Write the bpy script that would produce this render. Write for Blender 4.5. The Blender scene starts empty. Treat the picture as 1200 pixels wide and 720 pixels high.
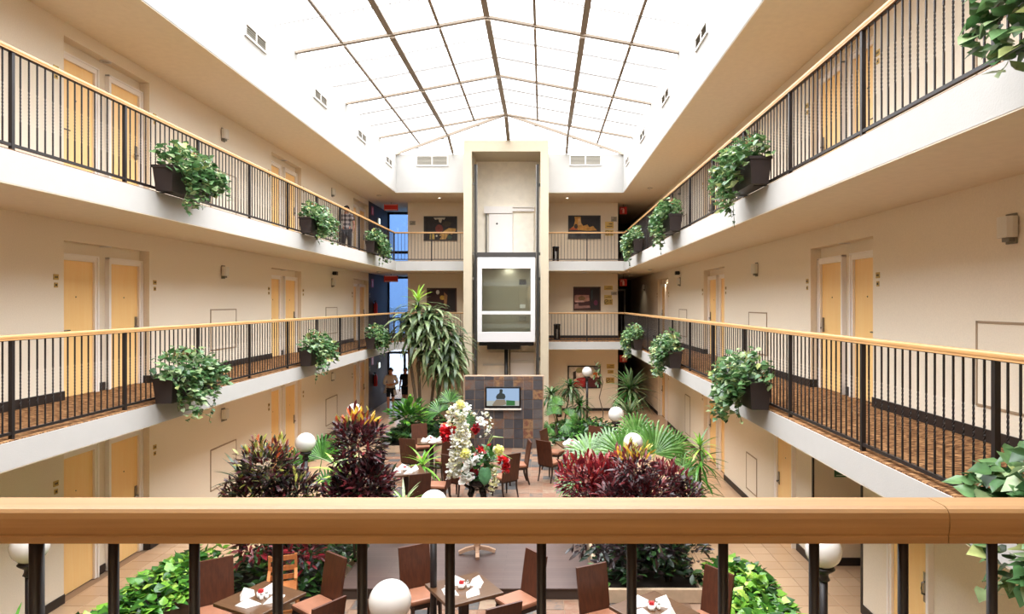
import bpy, bmesh, math, random
import numpy as np
from mathutils import Vector, Matrix

random.seed(7)
rng = np.random.default_rng(7)
PI = math.pi
D = bpy.data
SC = bpy.context.scene
COL = SC.collection

# ------------------------------------------------------------------ camera, sky, lights, exposure
F_PX = 780.0
EYE = 4.35
cd = D.cameras.new('camera')
cam = D.objects.new('camera', cd)
COL.objects.link(cam)
cam.location = (0, 0, EYE)
cam.rotation_euler = (PI / 2, 0, 0)
cd.sensor_fit = 'HORIZONTAL'
cd.sensor_width = 36.0
cd.lens = F_PX * 36.0 / 1200.0
cd.shift_x = -36.0 / 1200.0
cd.shift_y = -4.0 / 1200.0
cd.clip_start = 0.05
cd.clip_end = 400
SC.camera = cam

w = D.worlds.new('sky')
SC.world = w
w.use_nodes = True
bg = w.node_tree.nodes['Background']
# overcast sky: three times as bright overhead as at the horizon
_t = w.node_tree
_g = _t.nodes.new('ShaderNodeTexCoord')
_s = _t.nodes.new('ShaderNodeSeparateXYZ')
_m = _t.nodes.new('ShaderNodeMapRange')
_m.inputs['From Min'].default_value, _m.inputs['From Max'].default_value = 0.0, 1.0
_m.inputs['To Min'].default_value, _m.inputs['To Max'].default_value = 11.0 / 3, 11.0
_t.links.new(_g.outputs['Generated'], _s.inputs[0])
_t.links.new(_s.outputs['Z'], _m.inputs['Value'])
_t.links.new(_m.outputs[0], bg.inputs[1])
bg.inputs[0].default_value = (0.95, 0.97, 1.0, 1)

pl = D.lights.new('skylight_portal', 'AREA')
pl.shape = 'RECTANGLE'
pl.size, pl.size_y = 8.3, 23.3
pl.cycles.is_portal = True
po = D.objects.new('skylight_portal', pl)
po.location = (-1.22, 12.85, 9.8)
COL.objects.link(po)

vs = SC.view_settings
vs.view_transform = 'Standard'
vs.look = 'None'
vs.exposure = 0.92
vs.gamma = 1.0
vs.use_curve_mapping = False
SC.cycles.max_bounces = 10
SC.cycles.diffuse_bounces = 6
SC.cycles.transparent_max_bounces = 16
SC.cycles.caustics_reflective = False
SC.cycles.caustics_refractive = False


# ------------------------------------------------------------------ materials
def S(r, g, b):
    f = lambda c: (c / 255 / 12.92) if c / 255 <= 0.04045 else ((c / 255 + 0.055) / 1.055) ** 2.4
    return (f(r), f(g), f(b), 1)


def mul(c, k):
    return (min(c[0] * k, 1), min(c[1] * k, 1), min(c[2] * k, 1), 1)


class NT:
    def __init__(s, name):
        s.m = D.materials.new(name)
        s.m.use_nodes = True
        s.t = s.m.node_tree
        s.b = s.t.nodes['Principled BSDF']
        s.out = s.t.nodes['Material Output']

    def n(s, typ, ins=None, **kw):
        nd = s.t.nodes.new('ShaderNode' + typ)
        for k, v in kw.items():
            setattr(nd, k, v)
        for k, v in (ins or {}).items():
            if hasattr(v, 'is_output'):
                s.t.links.new(v, nd.inputs[k])
            else:
                nd.inputs[k].default_value = v
        return nd

    def l(s, a, b):
        s.t.links.new(a, b)

    def ramp(s, fac, stops, interp='LINEAR'):
        r = s.t.nodes.new('ShaderNodeValToRGB')
        r.color_ramp.interpolation = interp
        e = r.color_ramp.elements
        while len(e) < len(stops):
            e.new(0.5)
        for i, (p, c) in enumerate(stops):
            e[i].position = p
            e[i].color = c
        s.l(fac, r.inputs[0])
        return r.outputs[0]


def mat(name, col, rough=0.6, metal=0.0, var=0.0, scale=20.0, bump=0.0, bscale=None, stretch=(1, 1, 1), spec=0.5, trans=0.0, coat=0.0):
    k = NT(name)
    k.b.inputs['Roughness'].default_value = rough
    k.b.inputs['Metallic'].default_value = metal
    k.b.inputs['Specular IOR Level'].default_value = spec
    if coat:
        k.b.inputs['Coat Weight'].default_value = coat
    if var or bump:
        geo = k.n('NewGeometry')
        mp = k.n('Mapping', {0: geo.outputs['Position'], 3: stretch})
        nz = k.n('TexNoise', {'Vector': mp.outputs[0], 'Scale': scale, 'Detail': 4.0})
    if var:
        c = k.ramp(nz.outputs[0], [(0.3, mul(col, 1 - var)), (0.7, mul(col, 1 + var))])
        k.l(c, k.b.inputs['Base Color'])
    else:
        k.b.inputs['Base Color'].default_value = col
    if bump:
        n2 = nz if not bscale else k.n('TexNoise', {'Vector': mp.outputs[0], 'Scale': bscale, 'Detail': 3.0})
        bp = k.n('Bump', {'Height': n2.outputs[0], 'Strength': bump, 'Distance': 0.01})
        k.l(bp.outputs[0], k.b.inputs['Normal'])
    return k.m


def leafmat(name, col, rough=0.3, trans=0.25):
    k = NT(name)
    col = mul(col, 1.2)
    geo = k.n('NewGeometry')
    nz = k.n('TexNoise', {'Vector': geo.outputs['Position'], 'Scale': 14.0, 'Detail': 2.0})
    c = k.ramp(nz.outputs[0], [(0.3, mul(col, 0.72)), (0.72, mul(col, 1.3))])
    k.l(c, k.b.inputs['Base Color'])
    k.b.inputs['Roughness'].default_value = rough
    tr = k.n('BsdfTranslucent', {0: c})
    mx = k.n('MixShader', {0: trans, 1: k.b.outputs[0], 2: tr.outputs[0]})
    k.l(mx.outputs[0], k.out.inputs[0])
    return k.m


def wood(name, c1, c2, rough=0.35, axis=(1, 12, 12), sc=3.0, coat=0.0):
    k = NT(name)
    tc = k.n('TexCoord')
    mp = k.n('Mapping', {0: tc.outputs['Object'], 3: axis})
    nz = k.n('TexNoise', {'Vector': mp.outputs[0], 'Scale': sc, 'Detail': 5.0, 'Roughness': 0.6})
    k.l(k.ramp(nz.outputs[0], [(0.3, c1), (0.7, c2)]), k.b.inputs['Base Color'])
    k.b.inputs['Roughness'].default_value = rough
    if coat:
        k.b.inputs['Coat Weight'].default_value = coat
        k.b.inputs['Coat Roughness'].default_value = 0.15
    bp = k.n('Bump', {'Height': nz.outputs[0], 'Strength': 0.08, 'Distance': 0.003})
    k.l(bp.outputs[0], k.b.inputs['Normal'])
    return k.m


def emis(name, col, st=1.0):
    k = NT(name)
    e = k.n('Emission', {0: col, 1: st})
    k.l(e.outputs[0], k.out.inputs[0])
    return k.m


def tilemat(name, snap, stops, rough, nscale, var=0.5, bump=0.3):
    """a colour per tile cell, mixed with a cloudy stone pattern"""
    k = NT(name)
    geo = k.n('NewGeometry')
    sn = k.n('VectorMath', {0: geo.outputs['Position'], 1: snap}, operation='SNAP')
    wn = k.n('TexWhiteNoise', {'Vector': sn.outputs[0]}, noise_dimensions='3D')
    off = k.n('VectorMath', {0: geo.outputs['Position'], 1: wn.outputs['Color']}, operation='ADD')
    nz = k.n('TexNoise', {'Vector': off.outputs[0], 'Scale': nscale, 'Detail': 5.0, 'Roughness': 0.65})
    sub = k.n('Math', {0: nz.outputs[0], 1: 0.5}, operation='SUBTRACT')
    m1 = k.n('Math', {0: sub.outputs[0], 1: var}, operation='MULTIPLY')
    ad = k.n('Math', {0: m1.outputs[0], 1: wn.outputs['Value']}, operation='ADD', use_clamp=True)
    k.l(k.ramp(ad.outputs[0], stops), k.b.inputs['Base Color'])
    k.b.inputs['Roughness'].default_value = rough
    bp = k.n('Bump', {'Height': nz.outputs[0], 'Strength': bump, 'Distance': 0.01})
    k.l(bp.outputs[0], k.b.inputs['Normal'])
    return k.m


M = {}
M['wall'] = mat('beige_wallcovering', S(230, 219, 200), 0.85, var=0.035, scale=60, bump=0.25, bscale=160)
M['soffit'] = mat('tan_soffit_paint', S(232, 222, 202), 0.9, var=0.03, scale=9, bump=0.1, bscale=90)
M['white'] = mat('white_plaster', S(184, 182, 178), 0.85, var=0.015, scale=6, bump=0.12, bscale=60)
M['cream'] = mat('cream_plaster', S(188, 175, 152), 0.85, var=0.02, scale=6, bump=0.12, bscale=60)
M['shaft'] = mat('shaft_plaster', S(246, 238, 222), 0.85, var=0.05, scale=5, bump=0.2, bscale=40)
M['base'] = mat('dark_skirting', S(36, 28, 25), 0.5)
M['frame_white'] = mat('white_painted_frame', S(240, 235, 230), 0.45)
M['door'] = wood('maple_veneer', S(250, 206, 136), S(252, 214, 148), 0.4, (10, 10, 0.6), 2.5)
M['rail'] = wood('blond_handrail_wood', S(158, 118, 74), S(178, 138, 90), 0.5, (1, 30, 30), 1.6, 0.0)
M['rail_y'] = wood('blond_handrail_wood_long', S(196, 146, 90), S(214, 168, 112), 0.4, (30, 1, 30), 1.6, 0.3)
M['black'] = mat('black_painted_iron', S(30, 24, 24), 0.42, spec=0.5)
M['planter'] = mat('black_planter_plastic', S(42, 32, 30), 0.45)
M['soil'] = mat('dark_soil', S(40, 30, 22), 0.95, var=0.3, scale=60)
M['steel'] = mat('brushed_steel', S(176, 172, 158), 0.32, metal=0.85, var=0.05, scale=30, stretch=(20, 20, 0.3))
M['grey_metal'] = mat('grey_metal', S(58, 55, 52), 0.5, metal=0.2)
M['carwhite'] = mat('white_enamel', S(208, 206, 206), 0.3)
M['chrome'] = mat('satin_chrome', S(150, 146, 140), 0.25, metal=1.0)
M['gold'] = mat('brushed_brass', S(196, 164, 92), 0.4, metal=0.5)
M['mark'] = mat('dark_engraving', S(58, 46, 30), 0.6)
M['tan_leather'] = mat('tan_leather', S(146, 96, 70), 0.5, var=0.08, scale=12, bump=0.1, bscale=120)
M['chair'] = wood('walnut_chair_wood', S(62, 32, 20), S(86, 46, 28), 0.4, (12, 12, 1), 3.0)
M['table'] = wood('walnut_table_wood', S(74, 50, 31), S(96, 66, 42), 0.3, (2, 18, 18), 2.0, 0.2)
M['legwood'] = mat('dark_leg_wood', S(46, 28, 20), 0.45)
M['oak'] = wood('oak_wood', S(150, 90, 48), S(176, 112, 64), 0.4, (12, 12, 1), 3)
M['pale_wood'] = wood('pale_turned_wood', S(176, 138, 112), S(196, 160, 132), 0.45, (6, 6, 6), 2)
M['linen'] = mat('white_linen', S(240, 236, 228), 0.8, bump=0.05, scale=200)
M['porcelain'] = mat('white_porcelain', S(238, 236, 232), 0.2)
M['opal'] = mat('opal_globe', S(222, 218, 212), 0.14, coat=0.3)
M['red'] = mat('red_paper', S(190, 32, 36), 0.5)
M['redsign'] = mat('red_sign_enamel', S(196, 36, 32), 0.4)
M['rose'] = mat('pale_sign_mark', S(232, 190, 184), 0.5)
M['green_sign'] = mat('green_sign', S(40, 96, 62), 0.5)
M['grey'] = mat('light_grey_plastic', S(214, 210, 200), 0.5)
M['grey_d'] = mat('dark_grey_plastic', S(120, 116, 106), 0.55)  # darker grey for mounts and small fittings
M['vent'] = mat('vent_louver_paint', S(160, 154, 140), 0.5)
M['vent_back'] = mat('vent_dark', S(120, 114, 104), 0.8)
M['truss'] = mat('taupe_steel', S(136, 121, 104), 0.5)
M['truss_thin'] = mat('thin_glazing_bar', S(120, 114, 108), 0.6)
M['brownbox'] = wood('brown_planter_board', S(78, 54, 42), S(98, 70, 54), 0.5, (1, 1, 14), 3)
M['curb'] = mat('sandstone_curb', S(196, 170, 142), 0.8, var=0.08, scale=10, bump=0.2)
M['riser'] = mat('dark_riser', S(66, 52, 44), 0.6)
M['bark'] = mat('plant_bark', S(92, 74, 56), 0.9, var=0.2, scale=30, bump=0.4)
M['stem'] = mat('green_stem', S(78, 104, 48), 0.6)
M['shadewall'] = mat('shaded_corridor_brown', S(70, 54, 42), 0.7)  # gloom of the far corridors put into the wall colour
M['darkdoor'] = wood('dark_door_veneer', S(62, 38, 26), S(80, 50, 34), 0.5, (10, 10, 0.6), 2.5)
M['panel_edge'] = mat('panel_edge_trim', S(156, 134, 108), 0.7)
M['grout'] = mat('tile_grout', S(150, 122, 96), 0.9)
M['grout_d'] = mat('slate_grout', S(150, 122, 100), 0.9)
M['tvblack'] = mat('tv_bezel', S(14, 14, 16), 0.2)
M['asphalt'] = mat('outside_paving', S(200, 196, 190), 0.9, var=0.05, scale=3)
M['concrete'] = mat('outside_render', S(220, 218, 214), 0.9)
M['ceramic'] = tilemat('ceramic_tile', (0.33, 0.33, 50), [(0, S(190, 156, 124)), (1, S(202, 170, 138))], 0.28, 6, 0.6, 0.03)
SLATE = [(0.0, S(74, 72, 76)), (0.3, S(98, 92, 92)), (0.46, S(136, 112, 96)), (0.6, S(180, 138, 104)),
         (0.74, S(150, 92, 64)), (0.86, S(196, 158, 116)), (1.0, S(112, 108, 108))]
M['slate'] = tilemat('slate_floor_tile', (0.305, 0.305, 50), [(0.0, S(64, 62, 62)), (0.26, S(82, 77, 73)), (0.38, S(116, 91, 73)), (0.6, S(130, 102, 81)),
         (0.8, S(124, 84, 62)), (1.0, S(138, 117, 96))], 0.62, 7, 0.8, 0.35)
M['slate_w'] = tilemat('slate_wall_tile', (0.2926, 50, 0.2926), [(0.0, S(58, 57, 62)), (0.5, S(80, 77, 79)), (0.7, S(100, 92, 88)), (0.82, S(104, 76, 64)),
         (0.93, S(146, 114, 80)), (1.0, S(106, 66, 54))], 0.4, 6, 0.75, 0.35)


def carpet():
    k = NT('brown_fleck_carpet')
    geo = k.n('NewGeometry')
    mp = k.n('Mapping', {0: geo.outputs['Position'], 3: (14, 48, 14)})
    nz = k.n('TexNoise', {'Vector': mp.outputs[0], 'Scale': 1.0, 'Detail': 3.0})
    k.l(k.ramp(nz.outputs[0], [(0.36, S(70, 44, 28)), (0.5, S(122, 86, 56)), (0.64, S(180, 138, 96))]), k.b.inputs['Base Color'])
    k.b.inputs['Roughness'].default_value = 1.0
    k.b.inputs['Specular IOR Level'].default_value = 0.1
    bp = k.n('Bump', {'Height': nz.outputs[0], 'Strength': 0.5, 'Distance': 0.01})
    k.l(bp.outputs[0], k.b.inputs['Normal'])
    return k.m


M['carpet'] = carpet()


def stagewood():
    k = NT('stage_planks')
    geo = k.n('NewGeometry')
    mp = k.n('Mapping', {0: geo.outputs['Position'], 3: (1.0, 1, 1)})
    br = k.n('TexBrick', {'Vector': mp.outputs[0], 'Color1': S(80, 63, 59), 'Color2': S(89, 71, 66), 'Mortar': S(66, 52, 48),
                          'Scale': 1.0, 'Mortar Size': 0.004, 'Brick Width': 1.2, 'Row Height': 0.09})
    nm = k.n('Mapping', {0: geo.outputs['Position'], 3: (2, 40, 1)})
    nz = k.n('TexNoise', {'Vector': nm.outputs[0], 'Scale': 2.0, 'Detail': 4.0})
    mx = k.n('Mix', {'Factor': 0.2, 6: br.outputs[0], 7: nz.outputs[0]}, data_type='RGBA', blend_type='OVERLAY')
    k.l(mx.outputs[2], k.b.inputs['Base Color'])
    k.b.inputs['Roughness'].default_value = 0.38
    return k.m


M['stage'] = stagewood()


def paneglass():
    """milky multiwall sheet: the longer the path through it, the more it absorbs, T = T0 ^ (1 / cos)"""
    k = NT('translucent_skylight_pane')
    lw = k.n('LayerWeight', {0: 0.5})
    cs = k.n('Math', {0: 1.0, 1: lw.outputs['Facing']}, operation='SUBTRACT')
    cl = k.n('Math', {0: cs.outputs[0], 1: 0.12}, operation='MAXIMUM')
    iv = k.n('Math', {0: 1.0, 1: cl.outputs[0]}, operation='DIVIDE')
    T = k.n('Math', {0: 0.66, 1: iv.outputs[0]}, operation='POWER')
    cc = k.n('CombineColor', {0: T.outputs[0], 1: T.outputs[0], 2: T.outputs[0]})
    tp = k.n('BsdfTransparent', {0: cc.outputs[0]})
    tl = k.n('BsdfTranslucent', {0: (0.95, 0.95, 0.94, 1)})
    mx = k.n('MixShader', {0: 0.04, 1: tp.outputs[0], 2: tl.outputs[0]})
    k.l(mx.outputs[0], k.out.inputs[0])
    return k.m


def tinted(name, col, gloss=0.08):
    k = NT(name)
    tp = k.n('BsdfTransparent', {0: col})
    gl = k.n('BsdfGlossy', {0: (1, 1, 1, 1), 1: 0.03})
    mx = k.n('MixShader', {0: gloss, 1: tp.outputs[0], 2: gl.outputs[0]})
    k.l(mx.outputs[0], k.out.inputs[0])
    return k.m


M['pane'] = paneglass()
M['blueglass'] = tinted('blue_solar_glass', (0.18, 0.255, 0.37, 1), 0.05)
M['doorglass'] = tinted('entrance_glass', (0.36, 0.4, 0.46, 1), 0.05)
M['glass'] = tinted('clear_glass', (0.9, 0.93, 0.9, 1), 0.07)
for nm, c in {'ivy1': (98, 132, 84), 'ivy2': (68, 104, 60), 'ivy3': (142, 162, 116), 'ivy4': (46, 76, 42), 'ivy5': (166, 174, 112), 'ivyr': (140, 92, 66),
              'cr1': (66, 32, 36), 'cr2': (92, 38, 42), 'cr3': (120, 44, 48), 'cr4': (52, 58, 38), 'cr5': (40, 28, 30), 'cr6': (200, 160, 56), 'cr7': (176, 84, 50), 'cr8': (150, 150, 70),
              'rd1': (120, 30, 38), 'rd2': (88, 26, 34), 'rd3': (154, 52, 50), 'rd4': (196, 120, 104),
              'dr1': (104, 122, 82), 'dr2': (76, 96, 60), 'dr3': (136, 148, 108), 'dr4': (148, 180, 64), 'dr5': (58, 76, 48),
              'gr1': (76, 128, 46), 'gr2': (52, 98, 38), 'gr3': (120, 170, 62), 'gr4': (38, 66, 34), 'gr5': (172, 204, 92),
              'pf1': (84, 128, 60), 'pf2': (112, 150, 84), 'pf3': (128, 156, 118), 'pf4': (70, 112, 46),
              'gc1': (34, 60, 31), 'gc2': (50, 82, 39), 'gc3': (26, 42, 24), 'gc4': (78, 114, 48),
              'pk1': (28, 22, 24), 'pk2': (44, 30, 32), 'pk3': (60, 48, 46),
              'fw': (244, 240, 222), 'fc': (226, 216, 170), 'fy': (206, 206, 116), 'fr': (196, 36, 42), 'fd': (130, 24, 36), 'mons': (76, 120, 82), 'blade': (140, 160, 90)}.items():
    M[nm] = leafmat(nm + '_leaf', S(*c))


# ------------------------------------------------------------------ mesh builder
class MB:
    def __init__(s):
        s.v, s.f, s.mi, s.sm = [], [], [], []

    def add(s, vs_, fs, mi=0, smooth=False):
        o = len(s.v)
        s.v.extend([tuple(p) for p in vs_])
        s.f.extend([tuple(i + o for i in f) for f in fs])
        s.mi.extend([mi] * len(fs))
        s.sm.extend([smooth] * len(fs))
        return s

    def box(s, x0, x1, y0, y1, z0, z1, mi=0):
        v = [(x0, y0, z0), (x1, y0, z0), (x1, y1, z0), (x0, y1, z0), (x0, y0, z1), (x1, y0, z1), (x1, y1, z1), (x0, y1, z1)]
        return s.add(v, [(0, 3, 2, 1), (4, 5, 6, 7), (0, 1, 5, 4), (1, 2, 6, 5), (2, 3, 7, 6), (3, 0, 4, 7)], mi)

    def bbox(s, x0, x1, y0, y1, z0, z1, b=0.01, mi=0):
        """box with chamfered edges"""
        bm = bmesh.new()
        bmesh.ops.create_cube(bm, size=1)
        for v in bm.verts:
            v.co = ((x0 + x1) / 2 + v.co.x * (x1 - x0), (y0 + y1) / 2 + v.co.y * (y1 - y0), (z0 + z1) / 2 + v.co.z * (z1 - z0))
        bmesh.ops.bevel(bm, geom=bm.edges[:], offset=b, segments=2, affect='EDGES', profile=0.6)
        bm.verts.index_update()
        s.add([v.co[:] for v in bm.verts], [[v.index for v in f.verts] for f in bm.faces], mi)
        bm.free()
        return s

    def tube(s, pts, r, n=8, mi=0, cap=True, smooth=True):
        pts = [Vector(p) for p in pts]
        rr = r if hasattr(r, '__len__') else [r] * len(pts)
        vs_, fs = [], []
        up = Vector((0, 0, 1))
        for i, p in enumerate(pts):
            a = pts[max(i - 1, 0)]
            b = pts[min(i + 1, len(pts) - 1)]
            d = (b - a).normalized()
            x = d.cross(up)
            if x.length < 0.05:
                x = d.cross(Vector((1, 0, 0)))
            x.normalize()
            y = d.cross(x).normalized()
            for j in range(n):
                t = 2 * PI * j / n
                vs_.append(p + (x * math.cos(t) + y * math.sin(t)) * rr[i])
        for i in range(len(pts) - 1):
            for j in range(n):
                k = (j + 1) % n
                fs.append((i * n + j, i * n + k, (i + 1) * n + k, (i + 1) * n + j))
        if cap:
            fs.append(tuple(range(n)))
            fs.append(tuple(reversed(range((len(pts) - 1) * n, len(pts) * n))))
        return s.add(vs_, fs, mi, smooth)

    def bar(s, a, b, wx, wz, mi=0):
        """rectangular bar from a to b; wx horizontal width, wz depth"""
        a, b = Vector(a), Vector(b)
        d = (b - a).normalized()
        x = d.cross(Vector((0, 0, 1)))
        if x.length < 0.02:
            x = Vector((1, 0, 0))
        x.normalize()
        z = x.cross(d).normalized()
        v = []
        for p in (a, b):
            for sx, sz in ((-1, -1), (1, -1), (1, 1), (-1, 1)):
                v.append(p + x * sx * wx / 2 + z * sz * wz / 2)
        return s.add(v, [(3, 2, 1, 0), (4, 5, 6, 7), (0, 1, 5, 4), (1, 2, 6, 5), (2, 3, 7, 6), (3, 0, 4, 7)], mi)

    def lathe(s, prof, n=20, mi=0, c=(0, 0, 0)):
        vs_, fs = [], []
        for r, z in prof:
            for j in range(n):
                t = 2 * PI * j / n
                vs_.append((c[0] + r * math.cos(t), c[1] + r * math.sin(t), c[2] + z))
        for i in range(len(prof) - 1):
            for j in range(n):
                k = (j + 1) % n
                fs.append((i * n + j, i * n + k, (i + 1) * n + k, (i + 1) * n + j))
        fs.append(tuple(reversed(range(n))))
        fs.append(tuple(range((len(prof) - 1) * n, len(prof) * n)))
        return s.add(vs_, fs, mi, True)

    def ball(s, c, r, n=16, m=10, mi=0):
        r3 = r if hasattr(r, '__len__') else (r, r, r)
        vs_, fs = [], []
        for i in range(m + 1):
            ph = PI * i / m
            for j in range(n):
                t = 2 * PI * j / n
                vs_.append((c[0] + r3[0] * math.sin(ph) * math.cos(t), c[1] + r3[1] * math.sin(ph) * math.sin(t), c[2] - r3[2] * math.cos(ph)))
        for i in range(m):
            for j in range(n):
                k = (j + 1) % n
                fs.append((i * n + j, i * n + k, (i + 1) * n + k, (i + 1) * n + j))
        return s.add(vs_, fs, mi, True)

    def poly(s, pts, th, axis='y', mi=0):
        """flat outline (2-D points) extruded by th; axis = the thin direction"""
        n = len(pts)
        f3 = {'y': lambda p, t: (p[0], t, p[1]), 'x': lambda p, t: (t, p[0], p[1]), 'z': lambda p, t: (p[0], p[1], t)}[axis]
        v = [f3(p, 0) for p in pts] + [f3(p, th) for p in pts]
        fs = [tuple(range(n)), tuple(reversed(range(n, 2 * n)))] + [(i, i + n, (i + 1) % n + n, (i + 1) % n) for i in range(n)]
        return s.add(v, fs, mi)

    def mesh(s, name, mats):
        me = D.meshes.new(name)
        me.from_pydata(s.v, [], s.f)
        for m in (mats if isinstance(mats, (list, tuple)) else [mats]):
            me.materials.append(M[m] if isinstance(m, str) else m)
        me.polygons.foreach_set('material_index', s.mi)
        me.polygons.foreach_set('use_smooth', s.sm)
        me.update()
        bm = bmesh.new()
        bm.from_mesh(me)
        bmesh.ops.recalc_face_normals(bm, faces=bm.faces[:])
        bm.to_mesh(me)
        bm.free()
        return me

    def build(s, name, mats, parent=None, **kw):
        return link(name, s.mesh(name, mats), parent, **kw)


def link(name, me, parent=None, loc=None, rz=None, label=None, cat=None, group=None, kind=None):
    o = D.objects.new(name, me)
    COL.objects.link(o)
    if parent:
        o.parent = parent
    if loc is not None:
        o.location = loc
    if rz is not None:
        o.rotation_euler = (0, 0, rz)
    return tag(o, label, cat, group, kind)


def tag(o, label=None, cat=None, group=None, kind=None):
    if label:
        o['label'] = label
    if cat:
        o['category'] = cat
    if group:
        o['group'] = group
    if kind:
        o['kind'] = kind
    return o


def thing(name, label, cat, loc=(0, 0, 0), rz=0, group=None):
    o = D.objects.new(name, None)
    o.empty_display_size = 0.1
    COL.objects.link(o)
    o.location = loc
    o.rotation_euler = (0, 0, rz)
    return tag(o, label, cat, group)


def copy_tree(o, loc=None, rz=None, label=None, parent=None):
    c = o.copy()
    COL.objects.link(c)
    if parent:
        c.parent = parent
    if loc is not None:
        c.location = loc
    if rz is not None:
        c.rotation_euler = (0, 0, rz)
    if label:
        c['label'] = label
    for ch in list(o.children):
        copy_tree(ch, parent=c)
    return c


def struct(name, mb, mats, parent=None):
    return mb.build(name, mats, parent, kind=None if parent else 'structure')


# a wall's local frame: x along the wall, y out of it, z up
ROT_L, ROT_R, ROT_B = -PI / 2, PI / 2, PI

XL, XR, FL, FR, RL, RR = -6.95, 4.49, -5.42, 2.98, -5.49, 3.05
CX = (FL + FR) / 2
YN, YC, YB, YEL, YER = -1.6, 24.6, 27.0, 29.9, 34.0
Z2, Z3, ZC, ZE, ZR = 2.95, 5.93, 8.45, 9.88, 10.66
S2, S3 = 2.65, 5.565
TX0, TX1, TY0, TY1 = -2.81, 0.21, 23.6, 25.3
FLOORS = [0.0, Z2, Z3]
LEVEL = ['ground floor', 'middle balcony', 'top balcony']
# ------------------------------------------------------------------ the building shell
REC_L = [3.3, 10.71, 18.1, 25.5]
REC_R = [2.7, 10.1, 17.5, 24.9]
RH, RW = 2.32, 1.05            # recess height above its floor, half width
TOPS = [S2, S3, ZC]


def segs(cs, y0, y1):
    out, a = [], y0
    for c in cs:
        out.append((a, c - RW))
        a = c + RW
    out.append((a, y1))
    return out


b = MB()
b.box(-7.4, -7.12, YN, YEL, 0, 8.9)
for a, c in segs(REC_L, YN, YEL):
    b.box(-7.12, XL, a, c, 0, ZC)
for c in REC_L:
    for z, t in zip(FLOORS, TOPS):
        b.box(-7.12, XL, c - RW, c + RW, z + RH, t)
struct('wall_left_shade', MB().box(XL, XL + 0.006, 26.56, YEL, 0, ZC), 'shadewall')  # thin sheet over the wall end, corridor shade put into its colour
wall_left = struct('wall_left', b, 'wall')

OP0, OP1 = 9.36, 11.05         # the side passage on the ground floor
b = MB()
b.box(4.66, 4.9, YN, OP0, 0, 8.9).box(4.66, 4.9, OP1, YER, 0, 8.9).box(4.66, 4.9, OP0, OP1, 2.4, 8.9)
for a, c in segs(REC_R, YN, YER):
    b.box(XR, 4.66, a, c, Z2 - 0.3, ZC)
for c in REC_R:
    for z, t in zip(FLOORS[1:], TOPS[1:]):
        b.box(XR, 4.66, c - RW, c + RW, z + RH, t)
b.box(XR, 4.66, YN, OP0, 0, Z2 - 0.3).box(XR, 4.66, OP0, OP1, 2.4, Z2 - 0.3)
b.box(XR, 4.66, OP1, 17.5 - RW, 0, Z2 - 0.3).box(XR, 4.66, 17.5 + RW, 24.9 - RW, 0, Z2 - 0.3).box(XR, 4.66, 24.9 + RW, YER, 0, Z2 - 0.3)
for c in (17.5, 24.9):
    b.box(XR, 4.66, c - RW, c + RW, RH, Z2 - 0.3)
b.box(4.9, 8.2, OP1, OP1 + 0.2, 0, 2.6).box(4.9, 8.2, OP0 - 0.2, OP0, 0, 2.6).box(8.2, 8.4, OP0 - 0.2, OP1 + 0.2, 0, 2.6).box(4.9, 8.2, OP0, OP1, 2.4, 2.6)
wall_right = struct('wall_right', b, 'wall')

b = MB()
b.box(-5.47, 3.05, YB, YB + 0.2, 0, ZC)
b.box(-5.47, -5.27, YB + 0.2, YEL, 0, ZC)
wall_back = struct('wall_back', b, 'wall')
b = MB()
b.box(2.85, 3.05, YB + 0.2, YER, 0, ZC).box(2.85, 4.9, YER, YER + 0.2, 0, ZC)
struct('wall_back_corridor', b, 'shadewall')  # unlit right corridor, its shade put into the wall colour
b = MB()
b.box(-7.4, 4.9, YN - 0.2, YN, 0, 8.9)
struct('wall_front', b, 'wall')

# white upstand walls between the top ceiling and the skylight
b = MB()
b.box(FL - 0.25, FL, 0.85, YC + 0.25, ZC + 0.02, ZE)
struct('wall_left_upstand', b, 'white')
b = MB()
b.box(FR, FR + 0.25, 0.85, YC + 0.25, ZC + 0.02, ZE)
struct('wall_right_upstand', b, 'white')
b = MB()
b.box(FL, TX0, YC, YC + 0.25, ZC + 0.02, ZE).box(TX1, FR, YC, YC + 0.25, ZC + 0.02, ZE).box(TX0, TX1, TY1 + 0.1, TY1 + 0.15, ZC + 0.4, ZE)
struct('wall_back_upstand', b, 'white')
b = MB()
b.box(FL, FR, 0.85, 1.1, ZC + 0.02, ZE)
struct('wall_front_upstand', b, 'white')


def ring(z0, z1, inset=0.0, ymax_l=YEL, ymax_r=YER):
    m = MB()
    m.box(-7.12, FL - inset, YN, ymax_l, z0, z1)
    m.box(FR + inset, 4.66, YN, ymax_r, z0, z1)
    m.box(FL - inset, FR + inset, YN, 1.1 - inset, z0, z1)
    m.box(FL - inset, TX0, YC + inset, YB, z0, z1)
    m.box(TX1, FR + inset, YC + inset, YB, z0, z1)
    m.box(TX0, TX1, TY1 + 0.1, YB, z0, z1)
    return m


for z0, z1 in ((S2, Z2), (S3, Z3)):
    f = struct('floor', ring(z0 + 0.012, z1 - 0.012), 'white')
    ring(z1 - 0.012, z1, 0.012).build('carpet', 'carpet', f)
    ring(z0, z0 + 0.012, 0.004).build('soffit', 'soffit', f)
c_ = struct('ceiling', ring(ZC + 0.01, 8.9, 0.006), 'white')
ring(ZC, ZC + 0.01, 0.008).build('soffit', 'soffit', c_)

# ---- ground floor: a bed, individual tiles where they can be told apart, sheets of tiling beyond
fl = MB().box(-7.4, 4.9, YN, YER, -0.3, -0.012).box(4.9, 8.4, OP0 - 0.2, OP1 + 0.2, -0.3, -0.012)
ground = struct('floor', fl, 'grout')
T = 0.33


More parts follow.
